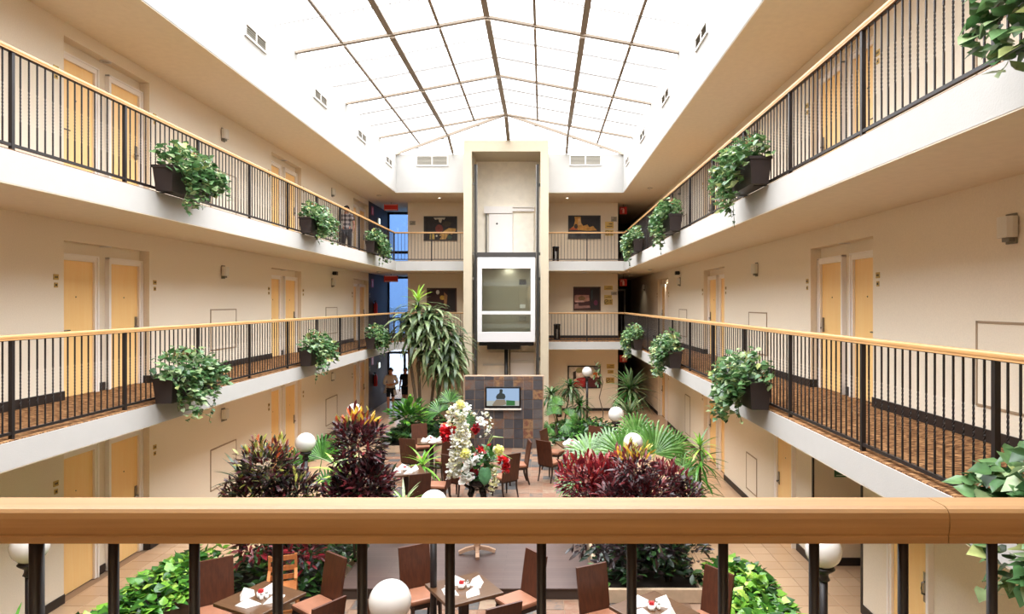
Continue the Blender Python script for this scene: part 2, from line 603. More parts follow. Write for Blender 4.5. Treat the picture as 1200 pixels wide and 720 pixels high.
def tile_mesh(name, s, h, m):
    t = MB()
    e = s / 2 - 0.004
    i = e - 0.004
    v = [(-e, -e, -h), (e, -e, -h), (e, e, -h), (-e, e, -h), (-e, -e, -0.003), (e, -e, -0.003), (e, e, -0.003), (-e, e, -0.003), (-i, -i, 0), (i, -i, 0), (i, i, 0), (-i, i, 0)]
    q = [(8, 9, 10, 11)]
    for a in (0, 4):
        for j in range(4):
            k = (j + 1) % 4
            q.append((a + j, a + k, a + 4 + k, a + 4 + j))
    t.add(v, q)
    return t.mesh(name, m)


tm = tile_mesh('ceramic_tile', T, 0.012, 'ceramic')
kept = {}


def lay(parent, x0, x1, y0, y1):
    for i in range(round(x0 / T), round(x1 / T)):
        for j in range(round(y0 / T), round(y1 / T)):
            o = D.objects.new('floor_tile', tm)
            COL.objects.link(o)
            o.parent = parent
            o.location = ((i + .5) * T, (j + .5) * T, random.uniform(-0.0006, 0.0006))
            kept[(i, j)] = 1


gl_ = struct('floor', MB().box(-6.93, -4.95, 7.26, 14.52, -0.011, -0.0105), 'grout')
lay(gl_, -21 * T, -15 * T, 22 * T, 44 * T)
gr_ = struct('floor', MB().box(2.31, 4.62, 6.6, 14.52, -0.011, -0.0105), 'grout')
lay(gr_, 7 * T, 14 * T, 20 * T, 44 * T)
lay(gr_, 14 * T, 18 * T, 29 * T, 33 * T)
sh = MB()
sh.box(-6.95, -21 * T, YN, YEL, -0.01, 0)
sh.box(-21 * T, -15 * T, YN, 22 * T, -0.01, 0).box(-21 * T, -15 * T, 44 * T, YEL, -0.01, 0)
sh.box(7 * T, 14 * T, YN, 20 * T, -0.01, 0).box(7 * T, 14 * T, 44 * T, YER, -0.01, 0)
sh.box(-15 * T, 7 * T, 20.1, YB, -0.01, 0).box(14 * T, 8.4, OP0 - .1, 29 * T, -0.01, 0).box(14 * T, 8.4, 33 * T, OP1 + .2, -0.01, 0)
sh.box(18 * T, 8.4, 29 * T, 33 * T, -0.01, 0)
sh.build('floor_tiling', 'ceramic', ground)

Q = 0.305
sm_ = tile_mesh('slate_tile', Q, 0.012, 'slate')
gs_ = struct('floor', MB().box(-15 * T, 7 * T, 7.0, 20.1, -0.011, -0.0105), 'grout_d')
cells = []
for i in range(-16, 8):
    for j in range(23, 66):
        y = (j + .5) * Q
        x = (i + .5) * Q
        if not (-15 * T < x - Q / 2 and x + Q / 2 < 7 * T) or (9.9 < y < 13.3 and -3.2 < x < 0.9):
            continue
        if y > 20.0:
            continue
        hid = (y < 9.9 and (x < -4.3 or y < 7.2)) or (x < -3.3 and y < 14) or (x > 0.9 and 9.9 < y < 14)
        cells.append((hid, y, x))
cells.sort()
st = MB()
for n, (hid, y, x) in enumerate(cells):
    z = random.uniform(-0.002, 0.002)
    if n < 298:
        o = D.objects.new('slate_tile', sm_)
        COL.objects.link(o)
        o.parent = gs_
        o.location = (x, y, z)
    else:
        e = Q / 2 - 0.004
        st.box(x - e, x + e, y - e, y + e, -0.011, z)
tag(st.build('slate_tiling', 'slate', gs_), kind='stuff')
sh = MB().box(-15 * T, 7 * T, YN, 7.0, -0.01, 0)
sh.build('floor_tiling', 'slate', gs_)

# ---- baseboards
bl = MB()
for z in FLOORS:
    for a, c in segs(REC_L, YN, YB):
        bl.box(XL, XL + 0.018, a, c, z, z + 0.13)
    for c in REC_L[:3]:
        for s_ in (-1, 1):
            y = c + s_ * RW
            bl.box(-7.12, XL, min(y, y - s_ * 0.016), max(y, y - s_ * 0.016), z, z + 0.13)
        bl.box(-7.12, -7.1, c - 0.1, c + 0.1, z, z + 0.13)
struct('baseboard_left', bl, 'base')
br_ = MB()
for z in FLOORS[1:]:
    for a, c in segs(REC_R, YN, YB):
        br_.box(XR - 0.018, XR, a, c, z, z + 0.13)
    for c in REC_R:
        for s_ in (-1, 1):
            y = c + s_ * RW
            br_.box(XR, 4.66, min(y, y - s_ * 0.016), max(y, y - s_ * 0.016), z, z + 0.13)
        br_.box(4.64, 4.66, c - 0.1, c + 0.1, z, z + 0.13)
for a, c in ((YN, 7.6), (8.6, OP0), (OP1, 11.75), (12.8, 17.5 - RW), (17.5 + RW, 24.9 - RW), (24.9 + RW, YER)):
    br_.box(XR - 0.018, XR, a, c, 0, 0.13)
br_.box(XR, 8.2, OP1 - 0.018, OP1, 0, 0.13)
struct('baseboard_right', br_, 'base')
bb = MB()
for z in FLOORS:
    bb.box(-5.47, 3.05, YB - 0.018, YB, z, z + 0.11)
struct('baseboard_back', bb, 'base')
tr = MB()
tr.box(XR - 0.012, XR + 0.01, OP1 - 0.02, OP1 + 0.03, 0, 2.4).box(XR - 0.012, XR + 0.01, OP0 - 0.03, OP0 + 0.02, 0, 2.4)
struct('trim_1', tr, 'base')

# ---- skylight
sk = thing('window_1', None, None, (0, 0, 0))
sk['kind'] = 'structure'
RY = [3.4, 7.12, 10.85, 14.6, 18.35, 22.1]
HW = (FR - FL) / 2
sl = (ZR - ZE) / HW


def rz_(x):
    return ZR - abs(x - CX) * sl


for y in RY:
    m = MB()
    m.bar((FL, y, ZE - 0.02), (CX, y, ZR - 0.02), 0.09, 0.055)
    m.bar((CX, y, ZR - 0.02), (FR, y, ZE - 0.02), 0.09, 0.055)
    m.build('rafter', 'truss', sk)
ys = [1.1] + RY
for k in range(1, 8):
    x = FL + (FR - FL) * k / 8
    wd = 0.13 if k % 2 == 0 else 0.06
    for a, c in zip(ys[:-1], ys[1:]):
        MB().box(x - wd / 2, x + wd / 2, a + 0.1, c - 0.1, rz_(x) - 0.06, rz_(x) - 0.015).build('ridge_beam' if k == 4 else 'purlin', 'truss', sk)
for a, c in zip(ys[:-1], ys[1:]):
    for q in (1 / 3, 2 / 3):
        y = a + (c - a) * q
        m = MB()
        for d in (-0.035, 0.035):
            for xa, xb in ((FL, CX), (CX, FR)):
                m.bar((xa, y + d, rz_(xa) + 0.03), (xb, y + d, rz_(xb) + 0.03), 0.012, 0.02)
        m.build('glazing_bar', 'truss_thin', sk)
# panes, one per cell
for a, c in zip(ys[:-1], ys[1:]):
    for q in range(3):
        ya, yb = a + (c - a) * q / 3 + 0.01, a + (c - a) * (q + 1) / 3 - 0.01
        for k in range(8):
            x0 = FL + (FR - FL) * k / 8
            x1 = FL + (FR - FL) * (k + 1) / 8
            z0, z1 = rz_(x0) + 0.045, rz_(x1) + 0.045
            MB().add([(x0, ya, z0), (x1, ya, z1), (x1, yb, z1), (x0, yb, z0)], [(0, 1, 2, 3)]).build('pane', 'pane', sk)
# hipped end
AP = Vector((CX, 22.1, ZR - 0.02))
CLf, CRt = Vector((FL, YC, ZE)), Vector((FR, YC, ZE))
for cpt in (CLf, CRt):
    MB().bar(AP, cpt, 0.06, 0.09).build('hip_rafter', 'truss', sk)
MB().bar(AP + Vector((0, 0.1, -0.05)), Vector((CX, YC, ZE)), 0.13, 0.05).build('ridge_beam', 'truss', sk)
for q in (0.3, 0.62, 0.86):
    MB().bar(AP.lerp(CLf, q) + Vector((0, 0, .03)), AP.lerp(CRt, q) + Vector((0, 0, .03)), 0.02, 0.03).build('glazing_bar', 'truss_thin', sk)
for sx in (-1, 1):
    x = CX + sx * HW / 2
    MB().bar((x, 22.15, rz_(x) - 0.04), (x, 23.3, rz_(x) - 0.04), 0.07, 0.04).build('purlin', 'truss', sk)
    MB().bar((x, 23.4, 10.25), (x, YC, ZE + 0.02), 0.09, 0.04).build('purlin', 'truss', sk)
    x = CX + sx * HW * 0.75
    MB().bar((x, 22.15, rz_(x) - 0.04), (x, 23.6, rz_(x) - 0.04), 0.05, 0.04).build('purlin', 'truss', sk)
up = Vector((0, 0, 0.05))
MB().add([AP + up, CLf + up, CRt + up], [(0, 1, 2)]).build('pane', 'pane', sk)
MB().add([AP + up, CLf + up, Vector((FL, 22.1, ZE)) + up], [(0, 1, 2)]).build('pane', 'pane', sk)
MB().add([AP + up, CRt + up, Vector((FR, 22.1, ZE)) + up], [(0, 1, 2)]).build('pane', 'pane', sk)

# ---- elevator tower
struct('wall_elevator_left', MB().box(TX0, TX0 + 0.29, TY0, TY1, 0, 9.75), 'cream')
struct('wall_elevator_right', MB().box(TX1 - 0.29, TX1, TY0, TY1, 0, 9.75), 'cream')
struct('ceiling_elevator', MB().box(TX0, TX1, TY0, TY0 + 0.22, 9.75, 10.14).box(TX0, TX1, TY0 + 0.22, TY1, 9.75, 9.86), 'cream')
struct('wall_elevator_back', MB().box(TX0 + 0.29, TX1 - 0.29, TY1, TY1 + 0.1, 0, 9.75), 'shaft')

# ---- glazed ends of the left corridor
for n, (z, t) in enumerate(zip(FLOORS, TOPS)):
    wd = thing('window_%d' % (n + 2), None, None)
    wd['kind'] = 'structure'
    m = MB()
    x0, x1 = -6.95, -5.47
    m.box(x0, x0 + 0.07, YEL - 0.06, YEL + 0.04, z, t).box(x1 - 0.07, x1, YEL - 0.06, YEL + 0.04, z, t)
    m.box(x0, x1, YEL - 0.06, YEL + 0.04, t - 0.1, t).box(x0, x1, YEL - 0.06, YEL + 0.04, z, z + 0.08)
    if n:
        m.box(x0 + 0.07, x1 - 0.07, YEL - 0.05, YEL + 0.03, z + 0.66, z + 0.78)
        cells_ = [(x0 + .07, x1 - .07, z + .08, z + .66), (x0 + .07, x1 - .07, z + .78, t - .1)]
    else:
        m.box(x0 + 0.07, x1 - 0.07, YEL - 0.05, YEL + 0.03, 2.1, 2.2).box(-6.24, -6.15, YEL - 0.05, YEL + 0.03, 0.08, 2.1)
        cells_ = [(x0 + .07, x1 - .07, 2.2, t - .1), (x0 + .07, -6.24, .08, 2.1), (-6.15, x1 - .07, .08, 2.1)]
    m.build('window_frame', 'base', wd)
    for q in cells_:
        MB().box(q[0], q[1], YEL - 0.015, YEL - 0.005, q[2], q[3]).build('pane', 'blueglass' if n else 'doorglass', wd)

# outside the glazed end: paving and a low white building
struct('floor_outside', MB().box(-60, 40, YEL + 0.3, 140, -0.3, -0.05).box(-60, -7.6, -20, YEL + 0.3, -0.3, -0.05), 'asphalt')
ob_ = thing('building', 'low white building seen outside through the blue window of the middle balcony', 'building', (-22, 80, -0.05))
MB().box(-14, 14, 0, 12, 0, 3.6).build('wall', 'concrete', ob_)
MB().box(-14.3, 14.3, -0.3, 12.3, 3.6, 3.9).build('roof', 'white', ob_)
for k in range(6):
    MB().box(-12 + k * 4.2, -10 + k * 4.2, -0.05, 0.02, 1.0, 2.4).build('window', 'grey_metal', ob_)

# ------------------------------------------------------------------ doors
DN = [0]


def door(x, y, z, rot, lever=1, name_plate=False, mat_='door', pull=False):
    DN[0] += 1
    d = thing('door_%d' % DN[0], None, None, (x, y, z), rot)
    d['kind'] = 'structure'
    m = MB()
    for s_ in (-1, 1):
        m.box(s_ * 0.42 - 0.04, s_ * 0.42 + 0.04, 0, 0.05, 0, 2.13)
        m.box(s_ * 0.445 - 0.016, s_ * 0.445 + 0.016, 0, 0.068, 0, 2.145)
    m.box(-0.38, 0.38, 0, 0.05, 2.05, 2.13).box(-0.461, 0.461, 0, 0.068, 2.125, 2.15)
    m.build('door_frame', 'frame_white', d)
    MB().box(-0.38, 0.38, 0, 0.012, 0.008, 2.05).build('door_leaf', mat_, d)
    m = MB()
    lx = lever * 0.325
    if pull:
        m.box(lx - 0.05, lx + 0.05, 0.012, 0.018, 0.85, 1.2)
        m.tube([(lx, 0.018, 0.95), (lx, 0.06, 0.96), (lx, 0.065, 1.02), (lx, 0.06, 1.09), (lx, 0.018, 1.1)], 0.011, 8)
    else:
        m.bbox(lx - 0.03, lx + 0.03, 0.012, 0.028, 0.93, 1.17, 0.006)
        m.tube([(lx, 0.025, 1.0), (lx, 0.065, 1.0), (lx - lever * 0.03, 0.07, 1.0), (lx - lever * 0.12, 0.07, 1.0)], 0.011, 8)
    m.build('door_handle', 'chrome', d)
    MB().tube([(0, 0.01, 1.5), (0, 0.018, 1.5)], 0.011, 8).build('peephole', 'chrome', d)
    return d


for li, z in enumerate(FLOORS):
    for c in REC_L:
        door(-7.12, c - 0.58, z, ROT_L, lever=1)
        door(-7.12, c + 0.58, z, ROT_L, lever=-1)
    for c in REC_R:
        if li == 0 and c < 17:
            continue
        door(4.66, c - 0.58, z, ROT_R, lever=-1)
        door(4.66, c + 0.58, z, ROT_R, lever=1)
door(XR, 8.1, 0, ROT_R, lever=-1, pull=True)
door(XR, 12.27, 0, ROT_R, lever=1)
for z in FLOORS:
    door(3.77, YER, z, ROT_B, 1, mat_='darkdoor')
# ------------------------------------------------------------------ balcony railings
def baluster_mesh(z0, z1, w=0.013, twist=True, n=18):
    m = MB()
    h = z1 - z0
    lv = [(z0, 0.0)]
    if twist:
        a, c = z0 + h * 0.28, z0 + h * 0.66
        lv += [(a + (c - a) * i / n, 2 * PI * 2.5 * i / n) for i in range(n + 1)]
    lv.append((z1, 2 * PI * 2.5 if twist else 0))
    vs_, fs = [], []
    for z, t in lv:
        for j in range(4):
            q = t + PI / 4 + j * PI / 2
            vs_.append((w * 0.707 * math.cos(q), w * 0.707 * math.sin(q), z))
    for i in range(len(lv) - 1):
        for j in range(4):
            k = (j + 1) % 4
            fs.append((i * 4 + j, i * 4 + k, (i + 1) * 4 + k, (i + 1) * 4 + j))
    m.add(vs_, fs)
    return m.mesh('baluster', 'black')


RAILH = 1.075
BAL = baluster_mesh(0.06, RAILH - 0.06)
BALF = MB().tube([(0, 0, 0.06), (0, 0, RAILH - 0.05)], 0.008, 10).mesh('baluster', 'black')
POST = MB().box(-0.02, 0.02, -0.02, 0.02, 0, RAILH - 0.05).mesh('post', 'black')


def hand_profile(m, L0, L1, w=0.07, h=0.052, axis='y', top=RAILH):
    """moulded wooden handrail along an axis: rounded top edges, a shallow groove low on the sides"""
    pr = [(-0.46, -0.55), (-0.46, -0.36), (-0.43, -0.32), (-0.47, -0.24), (-0.5, -0.05), (-0.5, 0.2), (-0.47, 0.36), (-0.41, 0.45), (-0.3, 0.5), (0.3, 0.5), (0.41, 0.45), (0.47, 0.36), (0.5, 0.2), (0.5, -0.05), (0.47, -0.24), (0.43, -0.32), (0.46, -0.36), (0.46, -0.55)]
    pr = [(a * w, top - h / 2 + c * h) for a, c in pr]
    n = len(pr)
    v = []
    for t in (L0, L1):
        for a, c in pr:
            v.append((a, t, c) if axis == 'y' else (t, a, c))
    m.add(v, [tuple(range(n)), tuple(range(n, 2 * n))] + [(i, (i + 1) % n, (i + 1) % n + n, i + n) for i in range(n)])
    return m


def railing(label, axis, at, z, t0, t1, posts, nb=15, group=None, mat_='rail_y'):
    o = (at, 0, z) if axis == 'y' else (0, at, z)
    r = thing('balcony_railing', label, 'railing', o)
    hand_profile(MB(), t0, t1, axis=axis).build('handrail', mat_, r)
    m1, m2 = MB(), MB()
    if axis == 'y':
        m1.box(-0.016, 0.016, t0, t1, 0.045, 0.075)
        m2.box(-0.016, 0.016, t0, t1, RAILH - 0.062, RAILH - 0.053)
    else:
        m1.box(t0, t1, -0.016, 0.016, 0.045, 0.075)
        m2.box(t0, t1, -0.016, 0.016, RAILH - 0.062, RAILH - 0.053)
    m1.build('bottom_rail', 'black', r)
    m2.build('top_bar', 'black', r)
    for p in posts:
        link('post', POST, r, (0, p, 0) if axis == 'y' else (p, 0, 0))
    ends = sorted(set([t0] + list(posts) + [t1]))
    for a, c in zip(ends[:-1], ends[1:]):
        k = max(1, round((c - a) / (1.86 / (nb + 1))))
        for i in range(1, k):
            t = a + (c - a) * i / k
            link('baluster', BAL, r, (0, t, 0) if axis == 'y' else (t, 0, 0))
    return r


PL = [1.30 + 1.86 * k for k in range(13)]
PR = [0.76 + 1.86 * k for k in range(1, 13)]
for z, nm in ((Z2, 'middle'), (Z3, 'top')):
    railing('black iron railing with blond wood handrail along the left %s balcony' % nm, 'y', RL, z, 1.12, YC + 0.03, PL + [YC])
    railing('black iron railing with blond wood handrail along the right %s balcony' % nm, 'y', RR, z, 1.12, YC + 0.03, PR + [YC])
    railing('short railing at the far end of the %s level, left of the elevator tower' % nm, 'x', YC + 0.07, z, RL, TX0, [-4.12], 14, mat_='rail')
    railing('short railing at the far end of the %s level, right of the elevator tower' % nm, 'x', YC + 0.07, z, TX1, RR, [1.64], 14, mat_='rail')

# the railing right in front of the camera
fr_ = thing('balcony_railing', 'nearest railing with thick blond handrail across the whole foreground', 'railing', (0, 1.055, Z2 + 0.011))
m = hand_profile(MB(), RL, 0.622, w=0.074, h=0.052, axis='x')
m.build('handrail', 'rail', fr_)
hand_profile(MB(), 0.6235, RR, w=0.074, h=0.052, axis='x').build('handrail', 'rail', fr_)
MB().box(RL, RR, -0.016, 0.016, 0.045, 0.075).build('bottom_rail', 'black', fr_)
for x in [-0.802, 1.063, -2.66, -4.52, 2.92]:
    link('post', MB().tube([(0, 0, 0), (0, 0, RAILH - 0.05)], 0.0105, 12).mesh('post', 'black'), fr_, (x, 0, 0))
bx = [-0.680, -0.552, -0.420, -0.286, -0.147, -0.002, 0.141, 0.286, 0.43, 0.571, 0.712, 0.85, 0.98]
bx += [-0.802 - 0.143 * k for k in range(1, 32) if abs(((0.143 * k) % 1.86)) > 0.01] + [1.063 + 0.143 * k for k in range(1, 13)]
for x in bx:
    if RL < x < RR:
        link('baluster', BALF, fr_, (x, 0, 0))

# ------------------------------------------------------------------ wall fixtures
def sconce(x, y, z, rot, label):
    s_ = thing('wall_light', label, 'wall light', (x, y, z), rot)
    MB().bbox(-0.07, 0.07, 0, 0.02, -0.16, 0.13, 0.004).build('back_plate', 'grey_d', s_)
    m = MB()
    pts = [(-0.1, 0.02), (-0.1, 0.07), (-0.07, 0.105), (0, 0.115), (0.07, 0.105), (0.1, 0.07), (0.1, 0.02)]
    m.poly([(a, c) for a, c in pts], 0.2, 'z')
    m.v = [(a, c, e - 0.1) for a, c, e in m.v]
    m.build('shade', 'grey', s_)
    MB().box(-0.05, 0.05, 0.02, 0.07, -0.14, -0.1).build('lamp_holder', 'grey_d', s_)


sconce(-0.4, YN, Z2 + 2.1, 0, 'added wall light behind the viewer, brightening the nearest handrail')  # added unseen fixture that brightens the near face of the handrail
wl = D.lights.new('wall_light_lamp', 'POINT')
wl.energy, wl.color, wl.shadow_soft_size = 16, (1.0, .84, .62), 0.12
wo = D.objects.new('wall_light_lamp', wl)
COL.objects.link(wo)
wo.parent = [o for o in COL.objects if o.name.startswith('wall_light') and o.type == 'EMPTY'][-1]
wo.location = (0, 0.3, 0)
ordn = ['nearest', 'second', 'farthest']
for li, z in enumerate(FLOORS):
    for k, y in enumerate((14.46, 21.95)):
        sconce(XL, y, z + (2.1 if li else 1.95), ROT_L, 'small grey wall light on the left wall of the %s, the %s of two' % (LEVEL[li], ('nearer', 'farther')[k]))
for li, z in enumerate(FLOORS[1:], 1):
    for k, y in enumerate((6.36, 13.95, 21.75, 29.25)):
        if li == 2 and k == 3:
            continue
        sconce(XR, y, z + 2.13, ROT_R, 'small grey wall light, right wall, %s, %s from the viewer' % (LEVEL[li], ('first', 'second', 'third', 'fourth and dimmest')[k]))
for li, zz in ((1, 5.35),):
    for x, y, rot, sd in ((XL, 22.0, ROT_L, 'left'), (XR, 21.75, ROT_R, 'right')):
        sp = thing('loudspeaker', 'small black speaker high on the %s wall above the second wall light, middle balcony' % sd, 'speaker', (x, y, zz), rot)
        MB().bbox(-0.09, 0.09, 0.03, 0.16, -0.06, 0.06, 0.01).build('speaker_box', 'tvblack', sp)
        MB().tube([(0, 0, 0), (0, 0.04, 0)], 0.02).build('bracket', 'black', sp)


def plaque(x, y, z, rot, label):
    t = thing('room_plaque', label, 'room sign', (x, y, z), rot, None)
    m = MB().bbox(-0.05, 0.05, 0, 0.008, 0.02, 0.1, 0.003)
    m.build('upper_plate', 'gold', t)
    m = MB()
    for k in range(3):
        m.box(-0.03 + k * 0.022, -0.016 + k * 0.022, 0.008, 0.01, 0.045, 0.075)
    m.build('plate_marks', 'mark', t)
    MB().bbox(-0.035, 0.035, 0, 0.008, -0.09, -0.02, 0.003).build('lower_plate', 'gold', t)
    MB().box(-0.018, 0.018, 0.008, 0.01, -0.07, -0.04).build('plate_emblem', 'mark', t)


for li, z in enumerate(FLOORS):
    for k, c in enumerate(REC_L[1:]):
        for s_ in (-1, 1):
            plaque(XL, c + s_ * (RW + 0.16), z + 1.72, ROT_L, 'brass room plaques, left wall, %s, %s side of the %s door pair' % (LEVEL[li], 'near' if s_ < 0 else 'far', ordn[k]))
    for k, c in enumerate(REC_R[1:]):
        if li == 0 and k == 0:
            continue
        for s_ in (-1, 1):
            plaque(XR, c + s_ * (RW + 0.14), z + 1.72, ROT_R, 'brass room plaques, right wall, %s, %s side of the %s door pair' % (LEVEL[li], 'near' if s_ < 0 else 'far', ordn[k]))


def panel(x, y, z, rot, w_, h_, label):
    t = thing('access_panel', label, 'wall panel', (x, y, z), rot)
    MB().box(-w_ / 2, w_ / 2, 0, 0.006, 0, h_).build('panel_leaf', 'wall', t)
    m = MB()
    for a in (-1, 1):
        m.box(a * w_ / 2 - 0.012, a * w_ / 2 + 0.012, 0, 0.012, -0.012, h_ + 0.012)
        m.box(-w_ / 2, w_ / 2, 0, 0.012, (h_ if a > 0 else 0) - 0.012, (h_ if a > 0 else 0) + 0.012)
    m.build('panel_frame', 'panel_edge', t)


for li, z in enumerate(FLOORS):
    for k, y in enumerate((14.5, 21.9)):
        panel(XL, y, z + 0.42, ROT_L, 1.15, 0.85, 'flush wall panel low on the left wall of the %s, the %s one' % (LEVEL[li], ('nearer', 'farther')[k]))
for li, z in enumerate(FLOORS[1:], 1):
    for k, y in enumerate((6.3, 13.9, 21.3)):
        panel(XR, y, z + 0.36, ROT_R, 1.15, 0.85, 'flush wall panel low on the right wall of the %s, the %s one' % (LEVEL[li], ordn[k]))
panel(XR, 14.3, 0.3, ROT_R, 0.7, 0.78, 'flush wall panel low on the right wall of the ground floor')
panel(XR, 20.6, 0.3, ROT_R, 0.7, 1.2, 'tall flush wall panel far along the right wall of the ground floor')
ot = thing('wall_outlet', 'white power outlet low on the right wall of the middle balcony', 'outlet', (XR, 6.0, Z2 + 0.35), ROT_R)
MB().bbox(-0.06, 0.06, 0, 0.012, -0.045, 0.045, 0.004).build('cover_plate', 'porcelain', ot)
m = MB()
for a in (-0.03, 0.03):
    m.box(a - 0.01, a + 0.01, 0.012, 0.014, -0.02, 0.02)
m.build('socket', 'grey_d', ot)


def louver(name, x, y, z, rot, w_, h_, halves, label, ns=7):
    t = thing(name, label, 'air vent', (x, y, z), rot)
    m = MB()
    for a in (-1, 1):
        m.box(a * w_ / 2 - 0.02, a * w_ / 2 + 0.02, 0, 0.03, -h_ / 2 - .02, h_ / 2 + .02)
        m.box(-w_ / 2, w_ / 2, 0, 0.03, a * h_ / 2 - 0.02, a * h_ / 2 + 0.02)
    if halves:
        m.box(-0.02, 0.02, 0, 0.028, -h_ / 2, h_ / 2)
    m.build('vent_frame', 'frame_white', t)
    MB().box(-w_ / 2, w_ / 2, 0.001, 0.006, -h_ / 2, h_ / 2).build('vent_backing', 'vent_back', t)
    s0 = MB()
    s0.add([(-w_ / 2 + .02, 0.026, -0.012), (w_ / 2 - .02, 0.026, -0.012), (w_ / 2 - .02, 0.008, 0.014), (-w_ / 2 + .02, 0.008, 0.014),
            (-w_ / 2 + .02, 0.022, -0.014), (w_ / 2 - .02, 0.022, -0.014), (w_ / 2 - .02, 0.006, 0.012), (-w_ / 2 + .02, 0.006, 0.012)],
           [(0, 1, 2, 3), (7, 6, 5, 4), (0, 4, 5, 1), (3, 2, 6, 7)])
    me = s0.mesh('slat', 'vent')
    for i in range(ns):
        link('slat', me, t, (0, 0, -h_ / 2 + h_ * (i + 0.5) / ns))


louver('air_vent', (-4.67 - 3.5) / 2, YC, 9.63, ROT_B, 1.14, 0.36, True, 'wide two-part louvre vent on the white end wall, left of the elevator tower', 9)
louver('air_vent', (0.98 + 2.18) / 2, YC, 9.65, ROT_B, 1.14, 0.36, True, 'wide two-part louvre vent on the white end wall, right of the elevator tower', 9)
vo = ['nearest', 'second nearest', 'third', 'farthest']
for k, y in enumerate((12.55, 16.2, 19.9, 23.4)):
    louver('air_vent', FL, y, 9.36, ROT_L, 0.9, 0.22, True, 'narrow vent on the left white skylight wall, %s of the four' % vo[k], 5)
    louver('air_vent', FR, y - 0.1, 9.36, ROT_R, 0.9, 0.22, True, 'narrow vent on the right white skylight wall, %s of the four' % vo[k], 5)


# recess downlights and gallery downlights
def downlight(x, y, z, label, lit, group=None):
    t = thing('downlight', label, 'ceiling light', (x, y, z), 0, group)
    MB().lathe([(0.085, 0), (0.085, -0.012), (0.06, -0.014), (0.055, 0)], 16).build('trim_ring', 'carwhite', t)
    MB().lathe([(0.054, -0.001), (0.05, -0.006), (0.001, -0.008)], 16).build('lens', M['lamp_on'] if lit else M['opal'], t)
    if lit:
        ld = D.lights.new('downlight_lamp', 'SPOT')
        ld.energy = lit
        ld.color = (1.0, 0.84, 0.62)
        ld.spot_size = 2.0
        ld.spot_blend = 0.6
        ld.shadow_soft_size = 0.05
        lo = D.objects.new('downlight_lamp', ld)
        COL.objects.link(lo)
        lo.parent = t
        lo.location = (0, 0, -0.03)


M['lamp_on'] = emis('lit_lamp_lens', (1.0, 0.86, 0.66, 1), 6.0)
for x, y, z, lb in ((-4.0, 25.8, ZC, 'lit ceiling light of the top gallery, left of the elevator tower'), (0.95, 25.8, ZC, 'lit ceiling light of the top gallery, right of the elevator tower'),
                    (-4.0, 25.8, S3, 'ceiling light of the middle gallery, left of the elevator tower'), (1.6, 25.8, S3, 'ceiling light of the middle gallery, right of the elevator tower'),
                    (1.6, 25.8, S2, 'ceiling light of the ground floor, right of the elevator tower')):
    downlight(x, y, z, lb, 30)
for li, z in enumerate(FLOORS):
    for k, c in enumerate(REC_L[1:]):
        downlight(-7.035, c, z + RH, 'small ceiling light in the %s door recess, left side of the %s' % (ordn[k], LEVEL[li]), 0)
    for k, c in enumerate(REC_R[1:]):
        if li == 0 and k == 0:
            continue
        downlight(4.575, c, z + RH, 'small ceiling light in the %s door recess, right side of the %s' % (ordn[k], LEVEL[li]), 8 if (k == 2 and li == 1) else 0)
downlight(3.77, 29.4, S3, 'lit ceiling light deep in the dark right corridor of the middle balcony', 8)


def smoke(x, y, z, label):
    t = thing('smoke_detector', label, 'smoke detector', (x, y, z))
    MB().lathe([(0.07, 0), (0.07, -0.02), (0.05, -0.045), (0.001, -0.05)], 16).build('detector_body', 'grey', t)
    MB().lathe([(0.09, 0), (0.09, -0.008), (0.001, -0.009)], 16).build('mounting_ring', 'grey_d', t)


for zc, lv in ((ZC, 'top'), (S3, 'middle')):
    smoke(-6.2, 25.2, zc, 'round smoke detector on the left ceiling above the far corner, %s level' % lv)
    smoke(3.8, 23.6, zc, 'round smoke detector on the right ceiling near the far corner, %s level' % lv)

# red safety signs
def redsign(x, y, z, rot, label, w_=0.34, h_=0.34):
    t = thing('fire_sign', label, 'safety sign', (x, y, z), rot)
    MB().bbox(-w_ / 2, w_ / 2, 0, 0.012, -h_ / 2, h_ / 2, 0.004).build('sign_plate', 'redsign', t)
    m = MB()
    m.bbox(-0.045, 0.03, 0.012, 0.016, -0.12, 0.05, 0.001).box(-0.025, 0.01, 0.012, 0.016, 0.05, 0.09).box(-0.01, 0.09, 0.012, 0.016, 0.075, 0.1).box(0.07, 0.09, 0.012, 0.016, 0.02, 0.1)
    m.build('sign_pictogram', 'rose', t)


